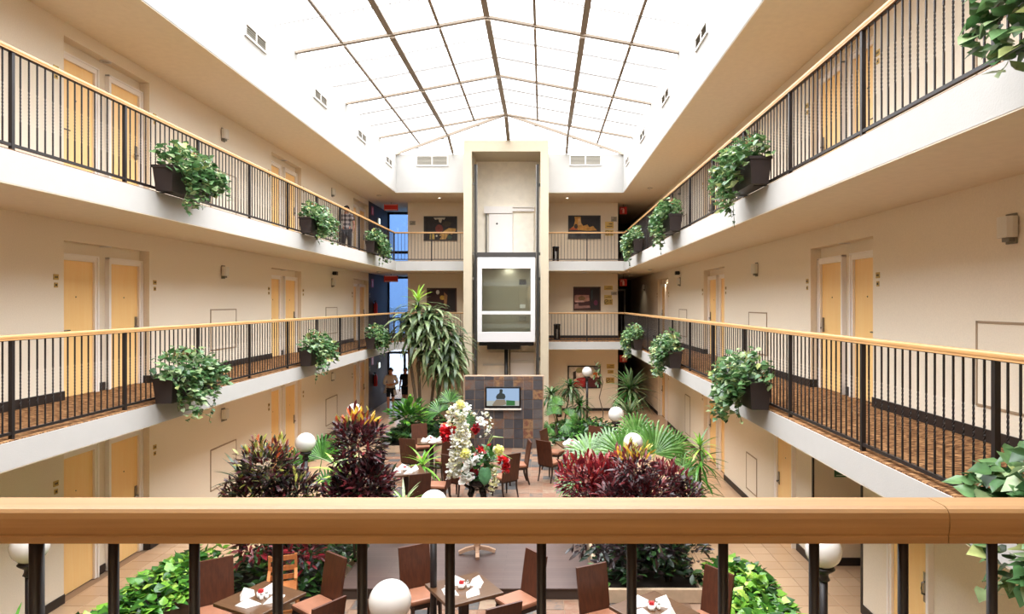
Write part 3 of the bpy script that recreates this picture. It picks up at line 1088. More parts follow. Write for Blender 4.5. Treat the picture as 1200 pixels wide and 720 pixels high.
for li, z in enumerate(FLOORS):
    redsign(XL, 27.15, (8.14, 5.2, 2.02)[li - 3 + 0] if False else (2.02, 5.18, 8.14)[li], ROT_L, 'red fire extinguisher sign on the left wall of the %s near the blue window' % LEVEL[li])
    redsign(3.32, YB + 0.45, (2.08, 5.22, 8.19)[li], ROT_B, 'red sign hanging at the mouth of the dark right corridor, %s' % LEVEL[li], 0.3, 0.3)
    m = thing('sign_hanger', 'thin rod carrying the red sign of the right corridor, %s' % LEVEL[li], 'bracket', (3.32, YB + 0.46, TOPS[li]))
    MB().tube([(0, 0.012, 0), (0, 0.012, (2.08, 5.22, 8.19)[li] + 0.14 - TOPS[li])], 0.008).build('rod', 'black', m)
    if li:
        e = thing('exit_sign', 'red box sign hanging under the ceiling before the blue window, %s' % LEVEL[li], 'exit sign', (-6.13, 26.9, TOPS[li]))
        MB().bbox(-0.28, 0.28, -0.03, 0.03, -0.34, -0.08, 0.01).build('sign_box', 'redsign', e)
        MB().box(-0.25, 0.25, -0.034, -0.03, -0.33, -0.3).box(-0.25, 0.25, -0.034, -0.03, -0.12, -0.09).build('sign_rim', 'rose', e)
        MB().tube([(0, 0, 0), (0, 0, -0.09)], 0.012).build('hanger', 'grey_d', e)
    g = thing('emergency_lamp', 'small pale glowing emergency lamp on the dark left wall of the %s' % LEVEL[li], 'wall light', (XL, 28.1, (1.75, 5.0, 7.83)[li]), ROT_L)
    if li != 1:
        MB().bbox(-0.14, 0.14, 0, 0.06, -0.13, 0.13, 0.01).build('lamp_case', 'grey', g)
        MB().box(-0.11, 0.11, 0.06, 0.064, -0.1, 0.1).build('lens', M['cool_on'] if 'cool_on' in M else M.setdefault('cool_on', emis('cool_lamp_lens', (0.72, 0.95, 0.88, 1), 1.6)), g)
    else:
        D.objects.remove(g)
fe = thing('fire_extinguisher', 'red fire extinguisher on the dark left wall of the middle balcony', 'extinguisher', (XL, 27.3, Z2 + 0.95), ROT_L)
MB().lathe([(0.001, 0), (0.075, 0.01), (0.08, 0.05), (0.08, 0.4), (0.05, 0.47), (0.025, 0.5), (0.02, 0.54)], 16, c=(0, 0.1, 0)).build('cylinder', 'redsign', fe)
MB().box(-0.02, 0.02, 0.02, 0.13, 0.53, 0.57).box(-0.03, 0.03, 0, 0.03, 0.1, 0.5).build('valve', 'black', fe)
MB().tube([(0, 0.12, 0.54), (0.09, 0.13, 0.5), (0.1, 0.13, 0.3), (0.1, 0.13, 0.15)], 0.012).build('hose', 'black', fe)
fe2 = copy_tree(fe, loc=(XL, 27.3, 0.95), label='red fire extinguisher on the dark left wall of the ground floor')
gs = thing('wall_sign', 'small green sign on the wall of the side passage, ground floor right', 'sign', (4.96, OP1, 1.55), ROT_B)
MB().box(-0.12, 0.12, 0, 0.01, -0.08, 0.08).build('sign_plate', 'green_sign', gs)
MB().box(-0.09, 0.09, 0.01, 0.012, -0.055, -0.045).box(-0.09, 0.09, 0.01, 0.012, 0.02, 0.05).build('sign_marks', 'porcelain', gs)

# brass plates by the elevator lobby, right part of the end wall
def px_back(px, py, d=YB):
    return ((px - 636) * d / F_PX, EYE - (py - 356) * d / F_PX)


def backplate(name, cat, px0, px1, py0, py1, m_, label):
    xa, za = px_back(px0, py1)
    xb, zb = px_back(px1, py0)
    t = thing(name, label, cat, ((xa + xb) / 2, YB, (za + zb) / 2), ROT_B)
    w_, h_ = (xb - xa) / 2, (zb - za) / 2
    MB().bbox(-w_, w_, 0, 0.012, -h_, h_, 0.003).build('plate', m_, t)
    m = MB()
    for k in range(2):
        m.box(-w_ * 0.7, w_ * (0.1 + 0.5 * k), 0.012, 0.014, h_ * (0.35 - 0.7 * k) - h_ * 0.12, h_ * (0.35 - 0.7 * k) + h_ * 0.12)
    m.build('plate_marks', 'mark', t)
    return t


def nosmoke(px, py, label):
    x, z = px_back(px, py)
    t = thing('no_smoking_sign', label, 'sign', (x, YB, z), ROT_B)
    MB().box(-0.17, 0.17, 0, 0.008, -0.12, 0.12).build('plate', 'gold', t)
    m = MB()
    ring_ = [(0.08 + 0.085 * math.cos(a), 0.085 * math.sin(a)) for a in np.linspace(0, 2 * PI, 25)]
    m.tube([(a, 0.01, c) for a, c in ring_], 0.012, 6, cap=False)
    m.tube([(0.08 - 0.06, 0.011, 0.06), (0.08 + 0.06, 0.011, -0.06)], 0.01, 6)
    m.box(0.03, 0.13, 0.008, 0.012, -0.012, 0.008)
    m.build('no_smoking_symbol', 'mark', t)
    MB().box(-0.12, -0.05, 0.008, 0.011, 0.02, 0.06).box(-0.14, -0.04, 0.008, 0.011, -0.05, -0.02).build('plate_marks', 'mark', t)


backplate('brass_plate', 'sign', 709, 719, 260, 268, 'gold', 'larger brass plate beside the dark corridor, top gallery right')
nosmoke(714, 273, 'brass no smoking sign under the brass plate, top gallery right')
backplate('call_button', 'button plate', 716, 723, 254, 260, 'vent', 'pale elevator call button plate, top gallery right')
backplate('brass_plate', 'sign', 708, 718, 335, 340, 'gold', 'upper brass plate beside the dark picture, middle gallery right')
backplate('call_button', 'button plate', 716, 723, 342, 346, 'vent', 'pale elevator call button plate, middle gallery right')
backplate('brass_plate', 'sign', 708, 717, 346, 350, 'gold', 'lower brass plate beside the dark picture, middle gallery right')
nosmoke(713, 354, 'brass no smoking sign below the brass plates, middle gallery right')
backplate('brass_plate', 'sign', 711, 720, 427, 432, 'gold', 'upper brass plate on the ground floor end wall, right of the still life')
backplate('brass_plate', 'sign', 712, 719, 434, 438, 'gold', 'lower brass plate on the ground floor end wall, right of the still life')
nosmoke(715, 446, 'brass no smoking sign on the ground floor end wall')
backplate('call_button', 'button plate', 480, 487, 259, 264, 'vent', 'pale elevator call button plate, top gallery left by the blue window')


# ------------------------------------------------------------------ pictures
def picture(px0, px1, py0, py1, frame_m, base_col, shapes, label):
    xa, za = px_back(px0, py1)
    xb, zb = px_back(px1, py0)
    w_, h_ = xb - xa, zb - za
    t = thing('framed_picture', label, 'picture', ((xa + xb) / 2, YB, (za + zb) / 2), ROT_B)
    m = MB()
    for a in (-1, 1):
        m.box(a * w_ / 2 - 0.025, a * w_ / 2 + 0.025, 0, 0.045, -h_ / 2 - .025, h_ / 2 + .025)
        m.box(-w_ / 2, w_ / 2, 0, 0.045, a * h_ / 2 - .025, a * h_ / 2 + .025)
    m.build('picture_frame', frame_m, t)
    mats = [base_col] + [s_[0] for s_ in shapes]
    ms = [mat('picture_paint', S(*c), 0.6, var=0.25, scale=9) for c in mats]
    m = MB().box(-w_ / 2, w_ / 2, 0, 0.02, -h_ / 2, h_ / 2, 0)
    for k, (c, pts) in enumerate(shapes):
        # outlines in fractions of the canvas, (0,0) top left seen from the front
        m.poly([(w_ / 2 - u * w_, h_ / 2 - v * h_) for u, v in pts], 0.001 + 0.0006 * k, 'y', k + 1)
        n2 = 2 * len(pts)
        m.v[-n2:] = [(a, c2 + 0.02, e) for a, c2, e in m.v[-n2:]]
    m.build('painted_canvas', ms, t)


def ell(u, v, ru, rv, n=14):
    return [(u + ru * math.cos(2 * PI * i / n), v + rv * math.sin(2 * PI * i / n)) for i in range(n)]


picture(497.5, 535, 254.5, 281.5, 'grey_metal', (38, 34, 36), [
    ((110, 46, 40), ell(.46, .52, .12, .2)), ((190, 184, 166), [(.28, .03), (.4, .0), (.66, .02), (.62, .12), (.55, .1), (.52, .26), (.46, .22), (.44, .1), (.34, .12)]),
    ((62, 54, 40), ell(.7, .3, .14, .12)), ((186, 150, 84), [(.68, .55), (.76, .48), (.98, .5), (.98, .6), (.86, .76), (.76, .72), (.66, .98), (.46, .98), (.52, .85), (.46, .8), (.6, .62)]),
    ((176, 154, 86), [(.16, .98), (.17, .75), (.3, .72), (.33, .98)]), ((206, 200, 186), ell(.38, .82, .03, .05)), ((52, 76, 60), ell(.78, .88, .08, .08))],
        'dark picture with pale scattered shapes on the top gallery, left of the elevator tower')
picture(666.5, 703, 253.5, 279.5, 'grey_metal', (34, 34, 42), [
    ((210, 160, 84), [(.18, .0), (.38, .0), (.4, .3), (.46, .44), (.6, .38), (.66, .5), (.78, .44), (.9, .64), (.6, .66), (.2, .62), (.02, .6), (.16, .45), (.2, .2)]),
    ((186, 92, 48), [(.02, .62), (.1, .5), (.26, .5), (.3, .62)]), ((228, 196, 140), [(.3, .1), (.37, .1), (.4, .4), (.3, .4)]), ((70, 56, 48), ell(.23, .46, .06, .11)),
    ((62, 62, 66), [(.02, .7), (.98, .7), (.98, .97), (.02, .97)]), ((34, 34, 40), ell(.3, .84, .1, .08)), ((36, 36, 42), ell(.62, .84, .1, .09))],
        'black picture with a glowing orange form on the top gallery, right of the elevator tower')
picture(672.5, 703, 337, 363.5, 'darkdoor', (58, 16, 18), [
    ((28, 14, 18), [(.62, .0), (1, .0), (1, 1), (.62, 1)]), ((168, 118, 104), [(.02, .36), (.1, .33), (.58, .34), (.6, .6), (.3, .66), (.02, .64)]), ((120, 92, 60), ell(.3, .48, .14, .1)),
    ((206, 168, 158), [(.04, .6), (.36, .58), (.4, .65), (.06, .66)]), ((150, 110, 104), [(.02, .76), (.16, .7), (.2, .82), (.6, .8), (.64, .9), (.02, .94)]), ((40, 56, 60), [(.66, .15), (.72, .1), (.72, .5), (.66, .6)]), ((92, 24, 60), ell(.84, .68, .08, .12))],
        'dark red picture with pale horizontal bands on the middle gallery, right of the elevator tower')
picture(501, 534.5, 338.5, 365, 'darkdoor', (52, 18, 18), [
    ((26, 14, 14), [(.7, .02), (.98, .02), (.98, .98), (.7, .98)]), ((200, 196, 190), ell(.36, .16, .06, .1)), ((186, 150, 60), ell(.52, .4, .09, .1)), ((150, 110, 70), [(.58, .15), (.7, .3), (.66, .8), (.58, .7)])],
        'dark red picture partly behind the tall drooping plant, middle gallery left')
picture(666, 703, 429.5, 454.5, 'black', (196, 184, 168), [
    ((150, 22, 26), [(.14, .6), (.5, .5), (1, .52), (1, 1), (.14, 1)]), ((34, 14, 16), [(.15, .26), (.24, .22), (.25, .6), (.15, .7)]), ((80, 16, 22), [(.6, .5), (1, .5), (1, 1), (.6, 1)]),
    ((150, 142, 96), ell(.36, .2, .12, .14)), ((222, 204, 192), ell(.36, .4, .12, .1)), ((196, 104, 46), ell(.85, .4, .08, .14)), ((226, 210, 190), ell(.74, .46, .05, .1)), ((226, 216, 200), ell(.95, .44, .04, .08)),
    ((120, 120, 128), [(.78, .02), (.98, .02), (.98, .2), (.88, .26)]), ((230, 160, 140), ell(.22, .64, .05, .06)), ((20, 14, 16), [(.54, .48), (.62, .48), (.64, .98), (.54, .98)])],
        'red and white still life picture on ground floor end wall behind tall globe lamp')

# ------------------------------------------------------------------ elevator
ECX = (TX0 + TX1) / 2 - 0.02
gd = thing('elevator_guide', 'dark steel guide column and brackets on the left side of the elevator shaft', 'guide rail', (-2.445, 24.0, 0))
m = MB().box(-0.02, 0.06, -0.09, 0.09, 0, 9.36)
m.build('column', 'grey_metal', gd)
MB().box(0.06, 0.09, -0.03, 0.03, 0, 9.36).build('guide_track', 'chrome', gd)
for z in (2.3, 5.2, 8.6, 6.1):
    MB().box(-0.07, -0.02, -0.15, -0.08, z, z + 0.1).build('bracket', 'grey_d', gd)
gd2 = copy_tree(gd, loc=(-0.155, 24.0, 0), label='dark steel guide column and brackets on the right side of the elevator shaft')
for ch in gd2.children:
    ch.location.x = 0
gd2.rotation_euler = (0, 0, PI)
car = thing('elevator_car', 'white framed glass elevator car halfway up its shaft', 'elevator', (ECX + 0.02, 23.72, 2.98))
cw = 1.03
m = MB()
m.bbox(-cw, cw, 0, 0.08, 2.62, 3.02, 0.012).bbox(-cw, cw, 0, 0.08, 0, 0.36, 0.012)
m.box(-cw, -cw + 0.16, 0, 0.08, 0.36, 2.62).box(cw - 0.16, cw, 0, 0.08, 0.36, 2.62)
m.bbox(-cw + .15, cw - .15, -0.005, 0.075, 0.98, 1.1, 0.01)
m.box(-cw, -cw + 0.05, 0.08, 1.25, 0, 3.02).box(cw - 0.05, cw, 0.08, 1.25, 0, 3.02)
m.build('car_frame', 'carwhite', car)
MB().box(-cw + 0.16, cw - 0.16, 0.03, 0.04, 1.1, 2.62).build('glass_pane', 'glass', car)
MB().box(-cw + 0.16, cw - 0.16, 0.03, 0.04, 0.36, 0.98).build('glass_pane', 'glass', car)
m = MB().box(-cw + .05, cw - .05, 1.2, 1.25, 0.02, 3.0).box(-cw + .05, -cw + .08, .1, 1.2, .02, 3.0).box(cw - .08, cw - .05, .1, 1.2, .02, 3.0)
m.build('cabin_wall', 'steel', car)
MB().box(-cw + .08, cw - .08, .08, 1.2, 2.72, 2.78).build('cabin_ceiling', 'steel', car)
MB().box(-cw + .08, cw - .08, .08, 1.2, .0, .06).build('cabin_floor', 'grey_d', car)
for a, c in ((-0.78, -0.2), (-0.19, 0.36)):
    MB().box(a, c, 1.18, 1.2, 0.06, 2.3).build('car_door', 'steel', car)
cp = MB().bbox(0.4, 0.7, 1.16, 1.2, 0.7, 2.35, 0.005).build('control_panel', 'steel', car)
MB().box(0.42, 0.68, 1.15, 1.162, 2.08, 2.28).build('display', 'tvblack', cp)
MB().box(0.45, 0.65, 1.15, 1.162, 1.2, 1.34).build('button_block', 'porcelain', cp)
MB().box(0.42, 0.68, 1.15, 1.162, 0.72, 0.9).build('phone_box', 'grey_d', cp)
MB().bbox(-1.05, 1.05, 0.02, 0.6, 3.03, 3.2, 0.01).build('crosshead_beam', 'grey_metal', car)
MB().bbox(-0.98, 0.98, 0.1, 1.1, -0.14, -0.005, 0.01).box(-0.7, 0.5, 0.2, 0.9, -0.28, -0.14).build('car_underframe', 'tvblack', car)
ll = D.lights.new('car_lamp', 'AREA')
ll.energy = 7
ll.size = 0.35
ll.color = (1, .96, .86)
lo = D.objects.new('car_lamp', ll)
COL.objects.link(lo)
lo.parent = car
lo.location = (0, 0.45, 2.7)
ps = thing('elevator_piston', 'dark hydraulic piston column under the elevator car', 'piston', (ECX - 0.03, 24.6, 0))
MB().tube([(0, 0, 0), (0, 0, 2.7)], 0.07, 14).build('cylinder', 'grey_metal', ps)
MB().tube([(0.13, 0, 0), (0.13, 0, 2.68)], 0.025, 10).build('oil_pipe', 'bark', ps)
ld_ = thing('landing_door', 'pale back of the top landing door with header rail inside the shaft', 'elevator door', (ECX, TY1 - 0.02, Z3))
MB().box(-0.72, 0.18, -0.06, 0, 0.0, 1.82).build('door_panel', 'frame_white', ld_)
MB().box(0.2, 0.98, -0.05, 0, 0.0, 1.82).build('door_panel', 'shaft', ld_)
MB().box(-0.9, 0.18, -0.1, 0, 1.84, 2.1).build('header_cover', 'frame_white', ld_)
MB().box(0.18, 1.0, -0.09, 0, 1.92, 2.02).box(.18, 1.0, -.1, 0, 2.06, 2.09).build('header_track', 'frame_white', ld_)
MB().tube([(-0.82, -0.06, 0), (-0.82, -0.06, 1.85)], 0.03).build('counter_rod', 'grey_d', ld_)
MB().tube([(-0.45, -0.07, 1.45), (-0.38, -0.07, 1.45)], 0.02).tube([(-.415, -.07, 1.41), (-.415, -.07, 1.49)], 0.012).build('latch', 'grey_metal', ld_)
lb_ = thing('landing_door', 'pale back of the ground landing door seen under the car', 'elevator door', (ECX, TY1 - 0.02, 0))
MB().box(-0.75, 0.0, -0.05, 0, 0.0, 2.5).build('door_panel', 'shaft', lb_)
MB().box(0.1, 0.98, -0.05, 0, 0.0, 2.5).build('door_panel', 'frame_white', lb_)
MB().box(0.1, 1.0, -0.09, 0, 2.1, 2.2).box(-0.95, 0, -0.09, 0, 2.0, 2.06).build('header_track', 'grey', lb_)

# ------------------------------------------------------------------ slate wall with the television
sw = struct('wall_slate', MB().box(-2.37, 0.03, 20.02, 20.36, 0, 2.165), 'grout_d')
ts = 2.4 / 8
wt = {}
WT = 0.2926
hs = [0.03 + WT * k for k in range(8)]
for i in range(-8, 0):
    for k in range(8):
        z0, z1 = k * WT, min((k + 1) * WT, 2.165)
        key = (k == 7, random.randrange(3))
        m = MB()
        e = WT / 2 - 0.008
        hz = (z1 - z0) / 2 - 0.008
        m.add([(-e, -0.006, -hz), (e, -0.006, -hz), (e, -0.006, hz), (-e, -0.006, hz), (-e, 0.02, -hz), (e, 0.02, -hz), (e, 0.02, hz), (-e, 0.02, hz)],
              [(0, 1, 2, 3), (0, 4, 5, 1), (1, 5, 6, 2), (2, 6, 7, 3), (3, 7, 4, 0)])
        if key[0] not in wt:
            wt[key[0]] = m.mesh('slate_tile', 'slate_w')
        link('slate_tile', wt[key[0]], sw, ((i + .5) * WT, 20.012 + random.uniform(-.003, .003), (z0 + z1) / 2))
tv = thing('television', 'flat television with a silver lower edge hung on the slate wall', 'television', (-1.19, 19.98, 1.54))
MB().bbox(-0.53, 0.53, -0.07, 0.0, -0.32, 0.32, 0.012).build('bezel', 'tvblack', tv)
MB().bbox(-0.55, 0.55, -0.085, 0.0, -0.38, -0.33, 0.008).build('speaker_bar', 'grey', tv)
m = MB()
m.box(-0.485, 0.485, -0.072, -0.069, -0.25, 0.27, 0)
m.box(-0.485, 0.485, -0.0735, -0.0722, -0.25, -0.1, 1)
m.poly([(0.1, -0.24), (0.36, -0.24), (0.36, -0.1), (0.1, -0.08)], -0.003, 'y', 2)
m.v[-8:] = [(a, c - 0.0725, e) for a, c, e in m.v[-8:]]
body_ = [(-0.16, 0.02), (-0.12, 0.09), (-0.06, 0.13), (-0.05, 0.18), (-0.055, 0.23), (-0.02, 0.25), (0.02, 0.25), (0.045, 0.22), (0.04, 0.17), (0.03, 0.13), (0.1, 0.1), (0.13, 0.02), (0.1, -0.05), (-0.14, -0.05)]
m.poly([(a - 0.05, c) for a, c in body_], -0.004, 'y', 3)
m.v[-28:] = [(a, c - 0.0726, e) for a, c, e in m.v[-28:]]
m.poly([(-0.32, -0.22), (-0.2, -0.06), (0.06, -0.06), (0.1, -0.2), (0.0, -0.24), (-0.3, -0.25)], -0.0045, 'y', 4)
m.v[-12:] = [(a, c - 0.0727, e) for a, c, e in m.v[-12:]]
m.build('screen', [emis('screen_sky', S(168, 194, 226), .5), emis('screen_ground', S(186, 190, 184), .5), emis('screen_green', S(70, 120, 72), .5), emis('screen_figure', S(70, 74, 72), .5), emis('screen_seat', S(150, 136, 118), .5)], tv)

# ------------------------------------------------------------------ ash bins
for x, y, z, lb in ((0.5, 25.6, Z3, 'black ash bin on the top gallery beside the elevator tower'), (0.55, 25.6, Z2, 'black ash bin on the middle gallery beside the elevator tower'),
                    (0.62, 25.6, 0, 'black ash bin on the ground floor beside the elevator tower')):
    t = thing('ash_bin', lb, 'bin', (x, y, z))
    MB().lathe([(0.001, 0), (0.12, 0), (0.125, 0.02), (0.125, 0.55), (0.135, 0.56), (0.135, 0.6), (0.11, 0.62), (0.1, 0.58), (0.001, 0.58)], 18).build('bin_body', 'tvblack', t)
    MB().box(-0.03, 0.03, -0.13, -0.12, 0.06, 0.42).build('chrome_strip', 'chrome', t)

# ------------------------------------------------------------------ stage and garden beds
stg = struct('floor_stage', MB().box(-3.0, 0.72, 9.8, 13.3, 0.0, 0.145), 'riser')
MB().box(-3.02, 0.74, 9.78, 13.32, 0.145, 0.16).build('stage_deck', 'stage', stg)


def globe_lamp(x, y, label, h=1.8):
    t = thing('globe_lamp', label, 'lamp', (x, y, 0))
    MB().lathe([(0.001, 0), (0.11, 0), (0.11, 0.03), (0.07, 0.06), (0.045, 0.1), (0.045, 0.16), (0.001, .16)], 16).build('base', 'black', t)
    MB().tube([(0, 0, 0.1), (0, 0, h - 0.3)], 0.042, 14).build('pole', 'black', t)
    MB().lathe([(0.04, h - 0.32), (0.065, h - 0.3), (0.05, h - 0.27), (0.05, h - 0.24), (0.1, h - 0.2), (0.115, h - 0.185), (0.1, h - 0.165), (0.001, h - .16)], 18).build('lamp_collar', 'black', t)
    MB().ball((0, 0, h), 0.18, 28, 18).build('globe', 'opal', t)


for px, d, lb in ((457, 5.7, 'white globe lamp closest to the viewer, below the railing at center left'), (35, 7.0, 'white globe lamp at the far left below the railing'),
                  (965, 6.88, 'white globe lamp at right below the railing beside the tiled corridor'), (508, 8.46, 'white globe lamp just cut by the handrail left of the flowers'),
                  (358, 12.2, 'white globe lamp among the dark crotons at left'), (415, 15.8, 'white globe lamp half hidden behind the tall croton'),
                  (742, 12.2, 'white globe lamp behind the dark croton at right'), (722, 15.3, 'white globe lamp above the striped fan palm at right'),
                  (688, 23.4, 'tall white globe lamp in front of the red still life picture')):
    globe_lamp((px - 636) * d / F_PX, d, lb, 1.95 if d > 20 else 1.8)
# ------------------------------------------------------------------ dining furniture
def make_chair(label, x, y, ang):
    """ang = direction the sitter faces (0 = +x)"""
    t = thing('dining_chair', label, 'chair', (x, y, 0), ang - PI / 2, None)
    return t


def chair_parts():
    m = MB()
    n = 6
    # tall solid back, slightly raked and dished
    vs_, fs = [], []
    for i in range(n + 1):
        u = i / n
        z = 0.40 + 0.62 * u
        yb = -0.2 - 0.085 * u - 0.015 * u * u
        for xx in (-0.215, 0.215):
            for th in (0, 0.032):
                vs_.append((xx * (1 + 0.02 * u), yb - th, z))
    for i in range(n):
        a, c = i * 4, (i + 1) * 4
        for p, q in ((0, 2), (2, 3), (3, 1), (1, 0)):
            fs.append((a + p, a + q, c + q, c + p))
    fs += [(0, 1, 3, 2), (n * 4, n * 4 + 2, n * 4 + 3, n * 4 + 1)]
    m.add(vs_, fs)
    back = m.mesh('backrest', 'chair')
    seat = MB().bbox(-0.215, 0.215, -0.2, 0.22, 0.42, 0.485, 0.025).mesh('seat', 'tan_leather')
    apron = MB().box(-0.2, 0.2, -0.2, 0.205, 0.36, 0.42).mesh('seat_frame', 'legwood')
    front, rear = [], []
    for s_ in (-1, 1):
        front.append(MB().tube([(s_ * 0.185, 0.19, 0.4), (s_ * 0.19, 0.2, 0.0)], [0.03, 0.02], 4, smooth=False).mesh('leg', 'legwood'))
        rear.append(MB().tube([(s_ * 0.185, -0.195, 0.42), (s_ * 0.188, -0.21, 0.2), (s_ * 0.19, -0.27, 0.0)], [0.03, 0.026, 0.02], 4, smooth=False).mesh('leg', 'legwood'))
    return [('backrest', back), ('seat', seat), ('seat_frame', apron)] + [('leg', q) for q in front + rear]


CP = chair_parts()


def chair(x, y, fx, fy, label):
    t = make_chair(label, x, y, math.atan2(fy, fx))
    for nm, me in CP:
        link(nm, me, t)


def table_parts():
    top = MB().bbox(-0.375, 0.375, -0.375, 0.375, 0.71, 0.75, 0.006).mesh('tabletop', 'table')
    leg = MB().box(-0.05, 0.05, -0.05, 0.05, 0.04, 0.69).mesh('column', 'legwood')
    pl_ = MB().box(-0.2, 0.2, -0.2, 0.2, 0.69, 0.71).mesh('top_plate', 'legwood')
    foot = MB().box(-0.28, 0.28, -0.035, 0.035, 0.0, 0.045).box(-0.035, 0.035, -0.28, 0.28, 0.0, 0.045).mesh('foot', 'legwood')
    return [('tabletop', top), ('column', leg), ('top_plate', pl_), ('foot', foot)]


TP = table_parts()


def napkin_mesh():
    """a square napkin folded to a standing pointed tent, open at the front"""
    m = MB()
    # two upright flaps meeting in a ridge, opening towards -y, tips out to the sides
    v = [(0, 0.03, 0.1), (-0.15, -0.02, 0), (0.02, -0.1, 0), (0.16, 0.0, 0), (0.0, 0.09, 0), (0, 0.012, 0.085), (-0.12, -0.03, 0.0), (0.015, -0.07, 0.002), (0.13, -0.012, 0.0)]
    m.add(v, [(0, 1, 2), (0, 2, 3), (0, 4, 1), (0, 3, 4), (5, 6, 7), (5, 7, 8)], 0)
    return m.mesh('napkin', 'linen')


NAP = napkin_mesh()
_ss = MB().lathe([(0.001, 0), (0.02, 0), (0.024, 0.02), (0.02, 0.05), (0.016, 0.056)], 10).mesh('shaker_glass', 'porcelain')
_sc = MB().lathe([(0.017, 0.056), (0.017, 0.066), (0.01, 0.075), (0.001, 0.076)], 10).mesh('shaker_cap', 'chrome')
_sb = MB().lathe([(0.001, 0), (0.04, 0), (0.048, 0.02), (0.048, 0.06), (0.042, 0.06), (0.04, 0.02), (0.001, 0.015)], 14).mesh('sugar_bowl', 'porcelain')
_sp = MB()
for k_ in range(6):
    a_ = k_ * 0.9
    _sp.box(-0.03 + 0.01 * k_, -0.022 + 0.01 * k_, -0.02 + 0.004 * (k_ % 3), 0.022, 0.02, 0.085 + 0.006 * (k_ % 2))
_sp = _sp.mesh('sugar_packet', 'red')


def table(x, y, ang, where, gap=0.21):
    t = thing('dining_table', 'square brown wooden dining table ' + where, 'table', (x, y, 0), ang)
    for nm, me in TP:
        link(nm, me, t)
    ca, sa = math.cos(ang), math.sin(ang)
    P = lambda u, v: (x + u * ca - v * sa, y + u * sa + v * ca, 0.751)
    pts_ = []
    for k in range(4):
        a = k * PI / 2 + 0.2
        pts_.append((P(gap * math.cos(a), gap * math.sin(a)), ang + a - PI / 2 + 0.25 * (k - 1.5)))
    left = min(pts_, key=lambda p: p[0][0] / p[0][1])
    right = max(pts_, key=lambda p: p[0][0] / p[0][1])
    rest = sorted([p for p in pts_ if p not in (left, right)], key=lambda p: p[0][1])
    for wd_, (q, rz0) in zip(('leftmost', 'rightmost', 'nearest', 'farthest'), (left, right, rest[0], rest[1])):
        link('napkin', NAP, None, q, rz0, wd_ + ' folded napkin on the dining table ' + where, 'napkin', 'napkins on the table ' + where)
    b_ = thing('sugar_bowl', 'white sugar bowl on the dining table ' + where, 'bowl', P(-0.02, 0.02))
    link('bowl', _sb, b_)
    link('sugar_packet', _sp, b_)
    for k, (u, v) in enumerate(((0.05, -0.03), (0.07, 0.03))):
        s_ = thing('shaker', ('nearer', 'farther')[k] + ' small shaker on the dining table ' + where, 'shaker', P(u, v), 0, 'shakers on the table ' + where)
        link('shaker_body', _ss, s_)
        link('shaker_cap', _sc, s_)


rad = math.radians
table(-1.0, 8.42, rad(31.5), 'front center')
for x, y, fx, fy, lb in ((-1.62, 8.9, .5, -.87, 'far left side, its high back beside the stage'), (-0.33, 8.72, -.78, -.62, 'far right side, its back against the stage edge'),
                         (-0.58, 7.62, -.5, .87, 'near right side, its back edge turned to the viewer'), (-1.82, 7.9, .87, .4, 'near left side, half behind the nearest globe lamp')):
    chair(x, y, fx, fy, 'high-backed brown chair, front center table, ' + lb)
table(-3.45, 8.14, rad(-28), 'front left')
for x, y, fx, fy, lb in ((-4.1, 8.42, .56, -.83, 'far left side beside the ivy planter'), (-2.93, 8.58, -.6, -.75, 'far right side beside the garden bed'),
                         (-2.63, 7.6, -.8, .58, 'near right side, its back edge turned to the viewer'), (-3.65, 7.28, -.2, 1, 'near left side at the picture bottom')):
    chair(x, y, fx, fy, 'high-backed brown chair, front left table, ' + lb)
table(1.31, 7.83, rad(35), 'front right')
for x, y, fx, fy, lb in ((0.76, 8.2, .45, -.89, 'far left side beside the stage corner'), (1.96, 8.14, -.8, -.6, 'far right side beside the ivy planter'),
                         (0.62, 7.2, .6, .8, 'near left side, only its back edge visible'), (2.0, 7.1, -.6, .8, 'near right side at the picture bottom')):
    chair(x, y, fx, fy, 'high-backed brown chair, front right table, ' + lb)
table(-2.95, 14.35, rad(20), 'at middle left behind the tall croton', 0.2)
for x, y, fx, fy, lb in ((-3.55, 14.7, .9, -.4, 'left side'), (-2.52, 13.3, -.4, .92, 'near side, back to the viewer'), (-2.25, 14.3, -1, .1, 'right side')):
    chair(x, y, fx, fy, 'high-backed brown chair, middle left table, ' + lb)
table(-2.92, 17.5, rad(10), 'at rear left near the drooping plant', 0.2)
for x, y, fx, fy, lb in ((-3.3, 18.15, .4, -.9, 'far side facing the viewer'), (-3.25, 16.7, .3, .95, 'near left side, back to the viewer'), (-2.4, 16.5, -.5, .87, 'near right side')):
    chair(x, y, fx, fy, 'high-backed brown chair, rear left table, ' + lb)
table(-1.32, 15.6, rad(25), 'half hidden behind the flower arrangement', 0.2)
for x, y, fx, fy, lb in ((-0.62, 16.1, -.97, -.2, 'right side with the tan seat showing'), (-0.86, 15.0, -.6, .8, 'near right side, back to the viewer'), (-1.9, 14.9, .5, .85, 'near left side, only legs visible')):
    chair(x, y, fx, fy, 'high-backed brown chair, table behind the flowers, ' + lb)
table(0.78, 17.1, rad(15), 'at the right behind the red croton', 0.2)
for x, y, fx, fy, lb in ((0.2, 16.4, .6, .8, 'near left side, edge on'), (0.3, 17.5, .9, -.4, 'far left side beside the ferns'), (1.25, 17.8, -.6, -.8, 'far right side')):
    chair(x, y, fx, fy, 'high-backed brown chair, table right of the slate wall, ' + lb)

